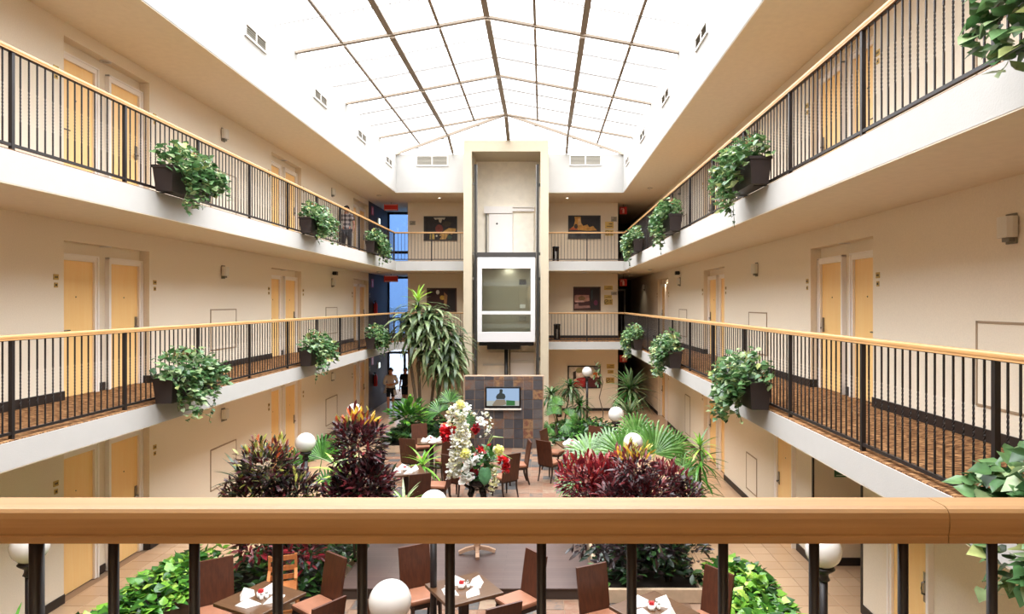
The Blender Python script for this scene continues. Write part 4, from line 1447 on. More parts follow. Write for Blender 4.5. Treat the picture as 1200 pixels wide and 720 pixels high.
hc = thing('high_chair', 'light oak slatted high chair behind the front left table', 'high chair', (-3.52, 9.0, 0), rad(-160))
for sx in (-1, 1):
    for sy in (-1, 1):
        MB().bar((sx * 0.17, sy * 0.17, 0.5), (sx * 0.22, sy * 0.22, 0), 0.03, 0.03).build('leg', 'oak', hc)
    MB().bar((sx * 0.17, -0.17, 0.45), (sx * 0.17, -0.21, 0.88), 0.035, 0.035).build('back_post', 'oak', hc)
    MB().box(sx * 0.17 - 0.02, sx * 0.17 + 0.02, -0.19, 0.2, 0.66, 0.69).build('armrest', 'oak', hc)
for z in (0.58, 0.7, 0.84):
    MB().box(-0.17, 0.17, -0.205, -0.185, z - 0.035, z + 0.03).build('slat', 'oak', hc)
MB().bbox(-0.18, 0.18, -0.17, 0.19, 0.5, 0.53, 0.008).build('seat', 'oak', hc)
MB().box(-0.2, 0.2, 0.2, 0.22, 0.24, 0.28).box(-0.2, 0.2, -0.22, -0.2, 0.24, 0.28).build('stretcher', 'oak', hc)


# ------------------------------------------------------------------ leaves
TEMPL = {}


def template(kind):
    """a leaf of length 1 along +x, lying in the xy plane, up +z: (verts, faces)"""
    if kind in TEMPL:
        return TEMPL[kind]
    if kind == 'ivy':
        prof = [(0, 0.04), (0.12, 0.42), (0.42, 0.46), (0.72, 0.22), (1.0, 0.0)]
        droop, cup = 0.10, 0.12
    elif kind == 'croton':
        prof = [(0, 0.02), (0.25, 0.11), (0.55, 0.15), (0.8, 0.10), (1.0, 0.0)]
        droop, cup = 0.16, 0.10
    elif kind == 'strap':
        prof = [(0, 0.03), (0.2, 0.05), (0.45, 0.055), (0.7, 0.042), (0.88, 0.022), (1.0, 0.0)]
        droop, cup = 0.5, 0.02
    elif kind == 'strap_down':
        prof = [(0, 0.03), (0.2, 0.06), (0.45, 0.068), (0.7, 0.05), (0.88, 0.026), (1.0, 0.0)]
        droop, cup = 0.75, 0.02
    elif kind == 'broad':
        prof = [(0, 0.04), (0.2, 0.22), (0.5, 0.27), (0.78, 0.16), (1.0, 0.0)]
        droop, cup = 0.2, 0.10
    elif kind == 'petal':
        prof = [(0, 0.1), (0.4, 0.4), (0.75, 0.4), (1.0, 0.08)]
        droop, cup = -0.15, 0.1
    v, f = [], []
    for i, (x, hw_) in enumerate(prof):
        if kind == 'strap_down':
            ang = droop * 2.1 * x
            xx, zz = math.sin(ang) / (droop * 2.1), -(1 - math.cos(ang)) / (droop * 2.1)
        else:
            xx, zz = x, -droop * x * x
        v += [(xx, -hw_, zz + cup * hw_ * 2), (xx, 0, zz), (xx, hw_, zz + cup * hw_ * 2)]
    for i in range(len(prof) - 1):
        a = i * 3
        f += [(a, a + 1, a + 4, a + 3), (a + 1, a + 2, a + 5, a + 4)]
    TEMPL[kind] = (np.array(v, float), f)
    return TEMPL[kind]


LEAFMESH = {}


def leafmesh(kind, m_):
    if (kind, m_) not in LEAFMESH:
        v, f = template(kind)
        me = D.meshes.new(kind + '_leaf')
        me.from_pydata(v.tolist(), [], f)
        me.materials.append(M[m_])
        me.polygons.foreach_set('use_smooth', [True] * len(f))
        LEAFMESH[(kind, m_)] = me
    return LEAFMESH[(kind, m_)]


def frame_of(d, up=(0, 0, 1), roll=0.0):
    d = np.array(d, float)
    d /= np.linalg.norm(d) + 1e-9
    y = np.cross(up, d)
    if np.linalg.norm(y) < 1e-3:
        y = np.array([0, 1.0, 0])
    y /= np.linalg.norm(y)
    z = np.cross(d, y)
    if roll:
        y, z = y * math.cos(roll) + z * math.sin(roll), z * math.cos(roll) - y * math.sin(roll)
    return np.stack([d, y, z], 1)


def foliage(parent, leaves, single=0, name='foliage', one='leaf'):
    """leaves: (kind, material, position, direction, length, roll); the first «single» become leaf objects, the rest one mesh"""
    for kind, m_, p, d, L, roll in leaves[:single]:
        R = frame_of(d, roll=roll) * L
        o = D.objects.new(one, leafmesh(kind, m_))
        COL.objects.link(o)
        o.parent = parent
        o.matrix_local = Matrix(((R[0, 0], R[0, 1], R[0, 2], p[0]), (R[1, 0], R[1, 1], R[1, 2], p[1]), (R[2, 0], R[2, 1], R[2, 2], p[2]), (0, 0, 0, 1)))
    rest = leaves[single:]
    if not rest:
        return None
    mats = sorted({l[1] for l in rest})
    V, Fc, MI, o = [], [], [], 0
    for kind, m_, p, d, L, roll in rest:
        v, f = template(kind)
        V.append(v @ (frame_of(d, roll=roll) * L).T + np.array(p))
        Fc.extend([tuple(i + o for i in q) for q in f])
        MI.extend([mats.index(m_)] * len(f))
        o += len(v)
    me = D.meshes.new(name)
    me.from_pydata(np.concatenate(V).tolist(), [], Fc)
    for m_ in mats:
        me.materials.append(M[m_])
    me.polygons.foreach_set('material_index', MI)
    me.polygons.foreach_set('use_smooth', [True] * len(Fc))
    return link(name, me, parent, kind='stuff')


def pick(ws):
    ks = list(ws)
    return random.choices(ks, [ws[k] for k in ks])[0]


def rdir(zmin=-1.0, zmax=1.0):
    z = random.uniform(zmin, zmax)
    a = random.uniform(0, 2 * PI)
    r = math.sqrt(max(0, 1 - z * z))
    return np.array([r * math.cos(a), r * math.sin(a), z])


U = random.uniform
IVY = {'ivy1': 5, 'ivy2': 5, 'ivy3': 3, 'ivy4': 3, 'ivy5': 1}


def ivy_planter(side, yc, z, label, single=0, leaf=0.09, n=720, seed=0):
    random.seed(1000 + seed)
    s_ = 1 if side == 'L' else -1           # outward = towards the atrium
    x0 = (RL + 0.03) if side == 'L' else (RR - 0.03)
    t = thing('ivy_planter', label, 'planter', (x0, yc, z))
    w_, d_, h_ = 1.15, 0.3, 0.36
    m = MB()
    # slightly flared trough: outer walls, rim, inside
    def sec(e, zz):
        return [(s_ * (0.02 - e), -w_ / 2 - e, zz), (s_ * (d_ + e), -w_ / 2 - e, zz), (s_ * (d_ + e), w_ / 2 + e, zz), (s_ * (0.02 - e), w_ / 2 + e, zz)]
    rings_ = [sec(-0.03, 0.0), sec(0, h_ - 0.04), sec(0.012, h_ - 0.04), sec(0.012, h_), sec(-0.012, h_), sec(-0.03, h_ - 0.06)]
    vs_ = [p for r in rings_ for p in r]
    fs = [(3, 2, 1, 0), (20, 21, 22, 23)]
    for i in range(5):
        for j in range(4):
            k = (j + 1) % 4
            fs.append((i * 4 + j, i * 4 + k, (i + 1) * 4 + k, (i + 1) * 4 + j))
    m.add(vs_, fs)
    m.build('planter_box', 'planter', t)
    MB().box(min(0, s_ * d_) + 0.03, max(0, s_ * d_) - 0.03, -w_ / 2 + .03, w_ / 2 - .03, h_ - 0.08, h_ - 0.05).build('soil', 'soil', t)
    m = MB()
    for yy in (-0.4, 0.4):
        m.box(min(-s_ * 0.02, s_ * 0.2), max(-s_ * 0.02, s_ * 0.2), yy - 0.02, yy + 0.02, -0.012, 0.0)
    m.build('support_bracket', 'black', t)
    lv = []
    for i in range(n):
        yy = U(-0.62, 0.62)
        q = random.random()
        if q < 0.6:     # the mound over the rim
            xx = U(-0.02, 0.5)
            top = 0.2 + 0.3 * math.cos(yy / 0.62 * 1.2) * U(.6, 1.1)
            zz = h_ - 0.06 + top * U(0.1, 1.0) - 0.8 * max(0, xx - 0.26)
        else:           # spilling over the outer face
            xx = d_ + U(0.02, 0.22)
            yy = U(-0.45, 0.66)
            zz = h_ + 0.05 - U(0, 1) ** 1.2 * (0.5 + 0.2 * math.cos(yy * 4 + seed))
        dd = np.array([s_ * U(0.2, 1.0), U(-0.8, 0.8), U(-0.7, 0.5)])
        lv.append(('ivy', pick(IVY), (s_ * xx, yy, zz), dd, leaf * U(0.75, 1.3), U(-.6, .6)))
    for i in range(10):     # a few young pale and reddish shoots
        yy = U(-.3, .3)
        lv.append(('croton', pick({'ivyr': 2, 'ivy5': 2}), (s_ * U(.05, .2), yy, h_ + .24), np.array([s_ * U(0, .4), U(-.5, .5), 1.0]), U(.12, .18), U(-1, 1)))
    random.shuffle(lv)
    foliage(t, lv, single)
    for k in range(5):      # trailing strands
        y0 = U(-0.5, 0.5)
        L = U(0.45, 0.85) if k < 3 else U(0.3, 0.5)
        pts = []
        y, x = y0, d_ + 0.06
        for q in range(8):
            u = q / 7
            pts.append((s_ * (x + 0.05 * math.sin(u * 3 + k)), y + 0.06 * math.sin(u * 5 + k * 2), h_ - 0.02 - L * u))
        v = MB().tube(pts, 0.004, 5).build('vine', 'stem', t)
        lv = []
        for q in range(int(L * 38)):
            u = random.random()
            i = min(int(u * 7), 6)
            a, c = np.array(pts[i]), np.array(pts[i + 1])
            p = a + (c - a) * (u * 7 - i)
            lv.append(('ivy', pick(IVY), tuple(p), np.array([s_ * U(-.1, 1), U(-1, 1), U(-1, .1)]), leaf * U(.6, 1.0) * (1 - 0.3 * u), U(-.6, .6)))
        foliage(v, lv, 0, 'vine_leaves')
    return t


CENT_L, CENT_R = [9.85, 15.43, 21.0], [3.3, 9.3, 14.9, 20.5]
dist4 = ['nearest the viewer', 'second', 'third', 'farthest, at the corner']
dist3 = ['nearest the viewer', 'middle one', 'farthest, at the corner']
sd_ = 0
for z, lv_ in ((Z2, 'middle'), (Z3, 'top')):
    for k, y in enumerate(CENT_L):
        sd_ += 1
        ivy_planter('L', y, z, 'black planter with trailing ivy on the left %s balcony railing, %s' % (lv_, dist3[k]), 120 if k == 0 else 0, seed=sd_)
    for k, y in enumerate(CENT_R):
        sd_ += 1
        ivy_planter('R', y, z, 'black planter with trailing ivy on the right %s balcony railing, %s' % (lv_, dist4[k]), (280, 150, 0, 0)[k], leaf=0.1 if k == 0 else 0.092, n=720, seed=sd_)


# ------------------------------------------------------------------ garden beds
def bed(name, x0, x1, y0, y1, h, label, m_='curb'):
    t = thing(name, label, 'planter', ((x0 + x1) / 2, (y0 + y1) / 2, 0))
    a, c = (x1 - x0) / 2, (y1 - y0) / 2
    th = 0.07
    for q in ((-a, a, -c, -c + th), (-a, a, c - th, c), (-a, -a + th, -c + th, c - th), (a - th, a, -c + th, c - th)):
        MB().bbox(q[0], q[1], q[2], q[3], 0, h, 0.008).build('side_board', m_, t)
    MB().box(-a + th, a - th, -c + th, c - th, 0, h - 0.06).build('soil', 'soil', t)
    return t


def hedge(t, x0, x1, y0, y1, h, n, cols, size, single, kind='ivy', mound=0.3):
    cx, cy = t.location.x, t.location.y
    lv = []
    for i in range(n):
        u, v = random.random(), random.random()
        x, y = x0 + (x1 - x0) * u, y0 + (y1 - y0) * v
        z = h - 0.05 + mound * (math.sin(PI * u) ** 0.5) * U(0.35, 1.0) * (0.8 + 0.2 * math.sin(y * 4 + x * 3))
        d = np.array([U(-1, 1) + (u - .5) * 1.2, U(-1, .6), U(-.25, .7)])
        lv.append((z, (kind, pick(cols), (x - cx, y - cy, z), d, size * U(.7, 1.3), U(-.5, .5))))
    lv.sort(key=lambda p: -p[0] + 0.1 * (p[1][2][1] + cy - y0) * 0 - (0.2 if p[1][2][1] + cy > y0 + (y1 - y0) * .45 else 0))
    foliage(t, [p[1] for p in lv], single)


GL = {'gr1': 5, 'gr2': 4, 'gr3': 4, 'gr5': 2, 'gr4': 2}
bl_ = bed('long_planter', -5.62, -4.86, 5.0, 10.3, 0.42, 'long brown planter box full of glossy green ivy at lower left', 'brownbox')
hedge(bl_, -5.68, -4.8, 5.0, 10.3, 0.42, 1500, GL, 0.13, 290)
bq = bed('long_planter', 2.4, 3.16, 5.0, 9.85, 0.42, 'long brown planter box full of glossy green ivy at lower right', 'brownbox')
hedge(bq, 2.4, 3.2, 5.0, 9.85, 0.42, 1400, GL, 0.13, 290)
GC = {'gc1': 5, 'gc2': 4, 'gc3': 4, 'gc4': 2}
b1 = bed('garden_bed', -4.85, -3.1, 9.2, 13.6, 0.2, 'sandstone edged bed of dark green plants under the left crotons')
hedge(b1, -4.8, -3.1, 9.2, 13.6, 0.2, 1200, GC, 0.15, 120, 'broad', 0.4)
b2 = bed('garden_bed', 0.8, 2.36, 9.65, 14.6, 0.2, 'sandstone edged bed of dark green plants under the right crotons')
hedge(b2, 0.85, 2.35, 9.7, 14.6, 0.2, 1300, {'gc1': 5, 'gc2': 4, 'gc3': 5, 'gc4': 2, 'pk2': 3}, 0.15, 120, 'broad', 0.4)
b3 = bed('garden_bed', -4.85, -2.62, 19.4, 23.4, 0.2, 'planted bed at the far left under the tall drooping plant')
hedge(b3, -4.8, -2.75, 19.3, 23.3, 0.2, 1000, GC, 0.2, 0, 'broad', 0.6)
b4 = bed('garden_bed', 0.2, 2.38, 19.6, 22.6, 0.2, 'low green hedge bed at the far right before the end wall')
hedge(b4, 0.3, 2.35, 19.5, 22.6, 0.2, 1000, {'gr1': 2, 'gr2': 3, 'gc2': 4, 'gc1': 4}, 0.17, 0, 'broad', 0.45)


def croton(x, y, z0, blobs, cols, topcols, label, n=1200, single=150, leaf=0.15, seed=1):
    """woody stems under rounded masses of leaves; blobs = (dx, dy, z, horizontal radius, vertical radius)"""
    random.seed(seed)
    t = thing('croton', label, 'plant', (x, y, z0))
    ztop = max(b_[2] + b_[4] for b_ in blobs)
    for k, b_ in enumerate(blobs):
        MB().tube([(0.15 * b_[0], 0.15 * b_[1], 0), (0.5 * b_[0] + .03 * (-1) ** k, 0.5 * b_[1], b_[2] * 0.5), (b_[0], b_[1], b_[2])], [0.022, 0.018, 0.012], 8).build('stem', 'bark', t)
    wts = [b_[3] ** 2 * b_[4] for b_ in blobs]
    lv = []
    for i in range(n):
        bx_, by_, bz, r, rv = random.choices(blobs, wts)[0]
        q = rdir(-.75, 1)
        k = U(.12, 1.0) ** .5
        lump = 1 + 0.16 * math.sin(q[0] * 5 + seed) * math.sin(q[2] * 6 + q[1] * 4)
        p = (bx_ + q[0] * r * k * lump, by_ + q[1] * r * k * lump, bz + q[2] * rv * k * lump)
        d = q * 0.8 + np.array([U(-.7, .7), U(-.7, .7), U(-.1, .9)])
        hi = p[2] > ztop - 0.22
        if hi:
            d[2] += .5
        lv.append(('croton', pick(topcols if hi else cols), p, d, leaf * U(.7, 1.3), U(-.6, .6)))
    lv.sort(key=lambda l: l[2][1] - 0.3 * l[2][2])
    foliage(t, lv, single)
    return t


DK = {'cr1': 6, 'cr2': 4, 'cr3': 1.6, 'cr5': 6, 'cr4': 2}
YT = {'cr6': 4, 'cr7': 3, 'cr8': 3, 'cr3': 3, 'cr2': 2}
croton(-3.02, 10.85, 0.14, [(0.02, 0, 1.95, .42, .52), (0.1, 0, 1.25, .52, .42), (-.22, 0, 1.0, .38, .36), (.3, .05, .85, .34, .3)], DK, YT, 'tallest dark red croton bush with a yellow and orange crown, left of the flowers', 2900, 290, 0.15, 11)
croton(-4.38, 10.7, 0.14, [(-.05, 0, 1.55, .5, .46), (.38, 0, 1.15, .42, .4), (-.3, 0, 1.1, .45, .4), (.1, .1, .85, .5, .35)], {'cr1': 4, 'cr2': 3, 'cr5': 4, 'cr4': 5, 'cr8': 1.2}, {'cr8': 3, 'cr4': 3, 'cr7': 2, 'cr2': 2}, 'dark mixed croton bush with greenish top at left beside a globe lamp', 2700, 280, 0.14, 12)
croton(-3.85, 9.75, 0.14, [(-.3, 0, .75, .4, .34), (.3, 0, .6, .4, .3)], {'cr3': 4, 'cr2': 4, 'gc2': 4, 'rd1': 4, 'cr5': 3}, {'cr3': 2, 'rd1': 2, 'gr5': 1, 'gc4': 2}, 'low red and green croton behind the front left table', 800, 200, 0.15, 13)
croton(0.98, 12.3, 0.14, [(-.2, 0, 0.98, .52, .38), (.3, 0, .95, .5, .38), (.05, -.1, .7, .55, .35)], {'rd1': 5, 'rd2': 5, 'rd3': 3, 'rd4': 1.2, 'cr1': 3}, {'rd1': 3, 'rd3': 3, 'rd2': 3, 'rd4': 1}, 'bright crimson croton bush at the right of the center', 1500, 290, 0.17, 14)
croton(1.55, 11.3, 0.14, [(0, 0, 1.4, .38, .38), (.1, 0, .95, .52, .4), (-.3, 0, .9, .35, .35)], {'cr1': 5, 'cr5': 4, 'cr2': 4, 'cr3': 3}, {'cr6': 4, 'cr8': 3, 'cr3': 2, 'cr2': 2}, 'dark croton bush with a yellow tip in front of the right globe lamps', 1600, 290, 0.14, 15)
croton(2.2, 11.9, 0.14, [(-.05, 0, 1.0, .42, .36), (.3, 0, .75, .36, .3)], {'cr1': 4, 'cr5': 4, 'cr2': 4, 'rd2': 3, 'pk3': 2}, {'cr2': 3, 'cr3': 3, 'rd2': 3}, 'dark purple croton bush beside the right tiled corridor', 1000, 220, 0.14, 16)
croton(1.0, 10.15, 0.14, [(-.15, 0, .62, .42, .3), (.25, 0, .5, .35, .28)], {'pk1': 5, 'pk2': 4, 'pk3': 2, 'gc3': 2}, {'pk2': 3, 'pk3': 2}, 'low blackish leafy bush behind the front right table, nearer the stage', 420, 200, 0.17, 17)
croton(1.9, 10.1, 0.14, [(-.15, 0, .6, .42, .32), (.25, 0, .5, .32, .28)], {'pk1': 5, 'pk2': 4, 'gc3': 2, 'gc1': 2}, {'pk2': 3, 'pk3': 2}, 'low blackish leafy bush behind the front right table, nearer the right planter', 420, 200, 0.17, 18)


def rosette(parent, c, n, L, cols, kind='strap', zr=(-0.2, 1.2), single=0, name='leaf_tuft'):
    lv = []
    for i in range(n):
        a = i * 2.399 + U(-.2, .2)
        ph = zr[0] + (zr[1] - zr[0]) * (i + .5) / n
        d = np.array([math.cos(a) * math.cos(ph), math.sin(a) * math.cos(ph), math.sin(ph)])
        lv.append((kind, pick(cols), (c[0] + d[0] * .02, c[1] + d[1] * .02, c[2] - 0.12 * (1 - (i + .5) / n)), d, L * U(.8, 1.15), U(-.15, .15)))
    foliage(parent, lv, single, name)


# the giant drooping dracaena
random.seed(31)
dr = thing('dracaena', 'giant dracaena with drooping grey green strap leaves reaching the middle balcony', 'plant', (-3.8, 21.6, 0.14))
trunk = [((-0.15, 0, 0), (-0.2, 0, 1.4), (-0.25, 0.0, 2.9), (-0.25, 0, 4.4)), ((0.1, 0.1, 0), (0.2, 0.1, 1.2), (0.35, 0.05, 2.6), (0.3, 0, 3.95)), ((-0.1, -0.1, 0), (-0.3, -.1, 1.1), (-0.5, -0.05, 2.4), (-0.6, 0, 3.6)), ((0.2, 0, 0), (0.4, 0.05, 1.2), (0.75, 0.1, 3.0))]
for tk in trunk:
    MB().tube(tk, [0.05] * (len(tk) - 1) + [0.025], 8).build('stem', 'bark', dr)
DC = {'dr1': 5, 'dr2': 4, 'dr3': 3, 'dr5': 2}
heads = [(-.25, 0, 4.4), (-.25, 0, 4.05), (.15, 0, 4.0), (-.55, 0, 3.7), (.4, 0, 3.75), (-.05, -.15, 3.7), (.75, .05, 3.4), (-.4, -.1, 3.3), (.3, -.1, 3.3), (.85, .1, 3.0), (.05, -.1, 2.95), (.6, 0, 2.75), (.35, 0, 2.5), (.9, .1, 2.5), (.7, 0, 2.15)]
lv = []
for hi, c in enumerate(heads):
    nl = 34 if hi else 26
    for i in range(nl):
        a = i * 2.399 + hi
        ph = (-0.35 + 1.3 * (i / nl)) if hi else (0.1 + 1.35 * (i / nl))
        d = np.array([math.cos(a) * math.cos(ph), math.sin(a) * math.cos(ph), math.sin(ph)])
        col = pick(DC) if hi > 0 else pick({'dr4': 3, 'gr3': 2, 'dr3': 1})
        lv.append((-d[1] + U(-.3, .3), ('strap_down' if hi else 'strap', col, (c[0], c[1], c[2] - 0.25 * (1 - i / nl)), d, (1.0 if hi else 0.55) * U(.75, 1.12), U(-.2, .2))))
lv.sort(key=lambda p: -p[0])
foliage(dr, [p[1] for p in lv], 295)


def small_dracaena(x, y, z0, h, L, n, cols, label, single=60, heads_=1, spread=0.3, kind='strap'):
    t = thing('dracaena', label, 'plant', (x, y, z0))
    for k in range(heads_):
        a = 2 * PI * k / max(heads_, 1) + .5
        hx, hy = (spread * math.cos(a), spread * math.sin(a)) if heads_ > 1 else (0, 0)
        hh = h * (1 - 0.16 * k)
        MB().tube([(0.2 * hx, 0.2 * hy, 0), (0.7 * hx, .7 * hy, hh * .6), (hx, hy, hh)], [0.03, .025, .018], 8).build('stem', 'bark', t)
        rosette(t, (hx, hy, hh), n, L, cols, kind, (-0.5, 1.35), single)
    return t


DG = {'dr2': 4, 'dr5': 3, 'gr2': 3, 'dr1': 3}
small_dracaena(0.62, 22.2, 0.14, 1.42, 0.62, 60, DG, 'spiky dark green dracaena left of the tall globe lamp', 60, 2, 0.35, 'strap_down')
small_dracaena(1.25, 22.4, 0.14, 0.8, 0.6, 50, DG, 'spiky dracaena with arching leaves right under the red picture', 50, 1, kind='strap_down')
small_dracaena(2.85, 21.6, 0, 1.6, 0.85, 75, DG, 'full round spiky dracaena at the mouth of the dark right corridor', 75, 1)
small_dracaena(2.68, 20.6, 0, 0.95, 0.7, 60, {'dr1': 3, 'dr3': 3, 'dr2': 3}, 'lower pale spiky dracaena under the round one, far right', 60, 1)
t = small_dracaena(2.98, 12.6, 0, 1.68, 0.36, 30, {'gr1': 3, 'gr3': 3, 'pf4': 3, 'gr5': 2}, 'slender striped dracaena with tufts of light green leaves beside the right corridor', 34, 1)
for zz in (1.4, 1.1, .8):
    rosette(t, (0, 0, zz), 22, .46, {'gr1': 3, 'gr2': 3, 'pf4': 2, 'gr3': 1}, 'strap', (-.4, .7), 22)
t = small_dracaena(-5.25, 6.6, 0.4, 0.75, 0.3, 8, {'gr1': 1, 'gr2': 1}, 'small green shoot rising at the far lower left corner', 8, 1)
small_dracaena(-2.5, 12.0, 0.0, 0.75, 0.5, 30, {'gr5': 2, 'dr3': 3, 'gr3': 2}, 'pale striped rosette plant at the right foot of the tall croton', 30, 1)
small_dracaena(-3.6, 11.9, 0.14, 1.2, 0.55, 30, {'gr5': 2, 'dr3': 3, 'gr3': 2}, 'pale striped rosette plant between the two left crotons', 30, 1)
small_dracaena(-4.95, 10.9, 0.14, 1.35, 0.5, 26, {'dr5': 3, 'gr2': 2, 'cr4': 2}, 'dark spiky tuft at the left edge of the left crotons', 26, 1)
small_dracaena(-2.9, 16.1, 0.0, 0.5, 0.6, 26, {'gr3': 3, 'gr5': 2, 'gr1': 2}, 'light green arching plant right of the tall croton crown', 26, 1)


def fan_frond(parent, base, tip, face, R, cols, nb=22, arc=3.6, pet='stem'):
    """a fan palm frond: petiole from base to tip, then folded blades radiating in the plane normal to «face»"""
    base, tip, face = Vector(base), Vector(tip), Vector(face).normalized()
    f = D.objects.new('frond', None)
    ax = (tip - base).normalized()
    ax = (ax - face * ax.dot(face)).normalized()
    sd2 = face.cross(ax).normalized()
    m = MB()
    mid = (base + tip) / 2 + Vector((0, 0, 0.08))
    m.tube([base, mid, tip], [0.014, 0.011, 0.008], 6, 0)
    for i in range(nb):
        a = -arc / 2 + arc * (i + .5) / nb
        d = ax * math.cos(a) + sd2 * math.sin(a)
        s2 = -ax * math.sin(a) + sd2 * math.cos(a)
        L = R * (0.78 + 0.22 * math.cos(a * .8)) * U(.93, 1.05)
        wm = 2 * math.sin(arc / nb / 2) * L * 0.55
        dr_ = Vector((0, 0, -1))
        p0 = tip
        p1 = tip + d * L * 0.55
        p2 = tip + d * L * 0.82 + dr_ * L * 0.04
        p3 = tip + d * L + dr_ * L * 0.15
        k = 1 + random.randrange(len(cols))
        rid = face * wm * 0.22
        m.add([p0, p1 - s2 * wm / 2, p1 + rid, p1 + s2 * wm / 2, p2 - s2 * wm * .32, p2 + rid * .7, p2 + s2 * wm * .32, p3],
              [(0, 1, 2), (0, 2, 3), (1, 4, 5, 2), (2, 5, 6, 3), (4, 7, 5), (5, 7, 6)], k)
    D.objects.remove(f)
    return m.build('frond', [pet] + cols, parent)


def fan_palm(x, y, z0, label, fronds, cols):
    t = thing('fan_palm', label, 'palm', (x, y, z0))
    MB().lathe([(0.001, 0), (0.07, 0), (0.06, 0.15), (0.05, 0.35), (0.03, 0.45), (0.001, .46)], 12).build('trunk', 'bark', t)
    for b_, tp, fc, R in fronds:
        fan_frond(t, b_, tp, fc, R, cols)
    return t


random.seed(5)
fan_palm(-4.35, 12.75, 0.14, 'bright green fan palm behind the left globe lamp', [((0, 0, .4), (0.15, -.1, 1.25), (0.1, -1, .35), .62), ((0, 0, .4), (0.3, -.2, .7), (0.2, -1, .5), .55), ((0, 0, .4), (-.35, .1, 1.1), (-.3, -1, .5), .5)], ['gr1', 'gr2', 'pf4'])
fan_palm(2.1, 13.2, 0.14, 'large green fan palm behind the right crotons', [((0, 0, .4), (0.1, -.1, 1.25), (0.1, -1, .3), .78), ((0, 0, .4), (-.5, 0, 1.2), (-.2, -1, .4), .66), ((0, 0, .4), (.62, -.2, .85), (.4, -1, .6), .62), ((0, 0, .4), (-.2, .3, 1.5), (0, -1, .2), .6), ((0, 0, .4), (.5, .2, 1.25), (.3, -1, .3), .55)], ['pf1', 'pf4', 'pf2'])
fan_palm(1.15, 14.2, 0.14, 'pale striped fan palm under the right globe lamps', [((0, 0, .4), (-.15, -.2, 1.0), (-.2, -1, .9), .72), ((0, 0, .4), (.3, -.1, 1.1), (.2, -1, .6), .62), ((0, 0, .4), (-.4, -.3, .6), (-.5, -1, .9), .6)], ['pf3', 'pf2', 'pf3'])
fan_palm(0.42, 20.6, 0.14, 'fresh green fan palm right of the slate wall', [((0, 0, .35), (-.1, -.3, .85), (-.2, -1, .7), .38), ((0, 0, .35), (.25, -.4, .55), (.3, -1, .8), .4), ((0, 0, .35), (-.2, -.35, .45), (-.2, -1, .6), .36), ((0, 0, .35), (.0, -.1, 1.1), (0, -1, .6), .36), ((0, 0, .35), (.4, -.2, .75), (.4, -1, .5), .36)], ['pf1', 'gr2', 'pf4'])
fan_palm(-2.75, 19.9, 0.14, 'dark green fan palm behind the rear left table', [((0, 0, .4), (-.3, -.3, 1.0), (-.2, -1, .7), .6), ((0, 0, .4), (.3, -.3, .8), (.3, -1, .8), .6), ((0, 0, .4), (0, -.2, 1.3), (0, -1, .5), .5)], ['gc2', 'gr2', 'pf1'])
# a leafy shrub at the entrance corner
random.seed(9)
shb = thing('leafy_shrub', 'bright green leafy shrub below the two people at the far left doorway', 'plant', (-4.05, 20.2, 0.14))
MB().tube([(0, 0, 0), (0.02, 0, .6), (0, 0, 1.0)], .02, 6).build('stem', 'stem', shb)
lv = []
for i in range(260):
    d = rdir(-.3, 1)
    p = d * np.array([.6, .5, .55]) * U(.3, 1) + np.array([0, 0, .75])
    lv.append(('broad', pick({'gr1': 3, 'gr2': 4, 'gr3': 2, 'gc2': 2}), tuple(p), d + np.array([0, 0, .2]), U(.15, .28), U(-.4, .4)))
foliage(shb, lv, 60)
# bare crooked twig plant beside the tall lamp
tw = thing('twig_plant', 'thin crooked bare twig plant right of the tall globe lamp', 'plant', (1.95, 22.0, 0.14))
MB().tube([(0, 0, 0), (.05, 0, .6), (-.08, 0, 1.1), (.04, 0, 1.6), (-.1, 0, 2.1), (-.25, 0, 2.3)], [.02, .018, .016, .014, .01, .006], 6).build('stem', 'bark', tw)
lv = [('croton', pick({'gr2': 1, 'dr2': 1}), (U(-.25, 0), U(-.05, .05), U(1.5, 2.3)), rdir(-.8, .3), U(.15, .25), 0) for _ in range(22)]
foliage(tw, lv, 22)

# ------------------------------------------------------------------ the flower arrangement
random.seed(21)
fx, fy = -1.1, 11.15
pt = thing('pedestal_table', 'pale wooden pedestal table on the stage, mostly hidden by the handrail', 'table', (fx, fy, 0.16))
MB().lathe([(0.001, 0.72), (0.36, 0.72), (0.37, 0.735), (0.36, 0.75), (0.001, 0.75)], 28).build('tabletop', 'pale_wood', pt)
MB().lathe([(0.05, 0.06), (0.06, 0.12), (0.04, 0.2), (0.065, 0.36), (0.04, 0.55), (0.07, 0.7), (0.07, 0.72)], 16).build('column', 'pale_wood', pt)
for k in range(4):
    a = k * PI / 2 + 0.12
    ca, sa = math.cos(a), math.sin(a)
    MB().bar((0.03 * ca, 0.03 * sa, 0.11), (0.2 * ca, 0.2 * sa, 0.075), 0.06, 0.06).bar((0.19 * ca, 0.19 * sa, 0.075), (0.3 * ca, 0.3 * sa, 0.03), 0.06, 0.055).build('foot', 'pale_wood', pt)
fa = thing('flower_arrangement', 'tall arrangement of white, red and yellow flowers in a dark footed vase', 'flowers', (fx, fy, 0.91))
va = MB()
va.lathe([(0.001, 0.34), (0.09, 0.36), (0.14, 0.44), (0.12, 0.52), (0.13, 0.56), (0.11, 0.56), (0.001, .5)], 20)
va.tube([(-0.05, 0, 0.42), (-0.11, 0, 0.24), (-0.09, 0, 0.1), (-0.1, -0.02, 0.0)], [0.05, 0.055, 0.04, 0.055], 12)
va.tube([(0.05, 0.02, 0.42), (0.1, 0.02, 0.26), (0.12, 0.02, 0.12), (0.12, 0.0, 0.0)], [0.055, 0.06, 0.05, 0.065], 12)
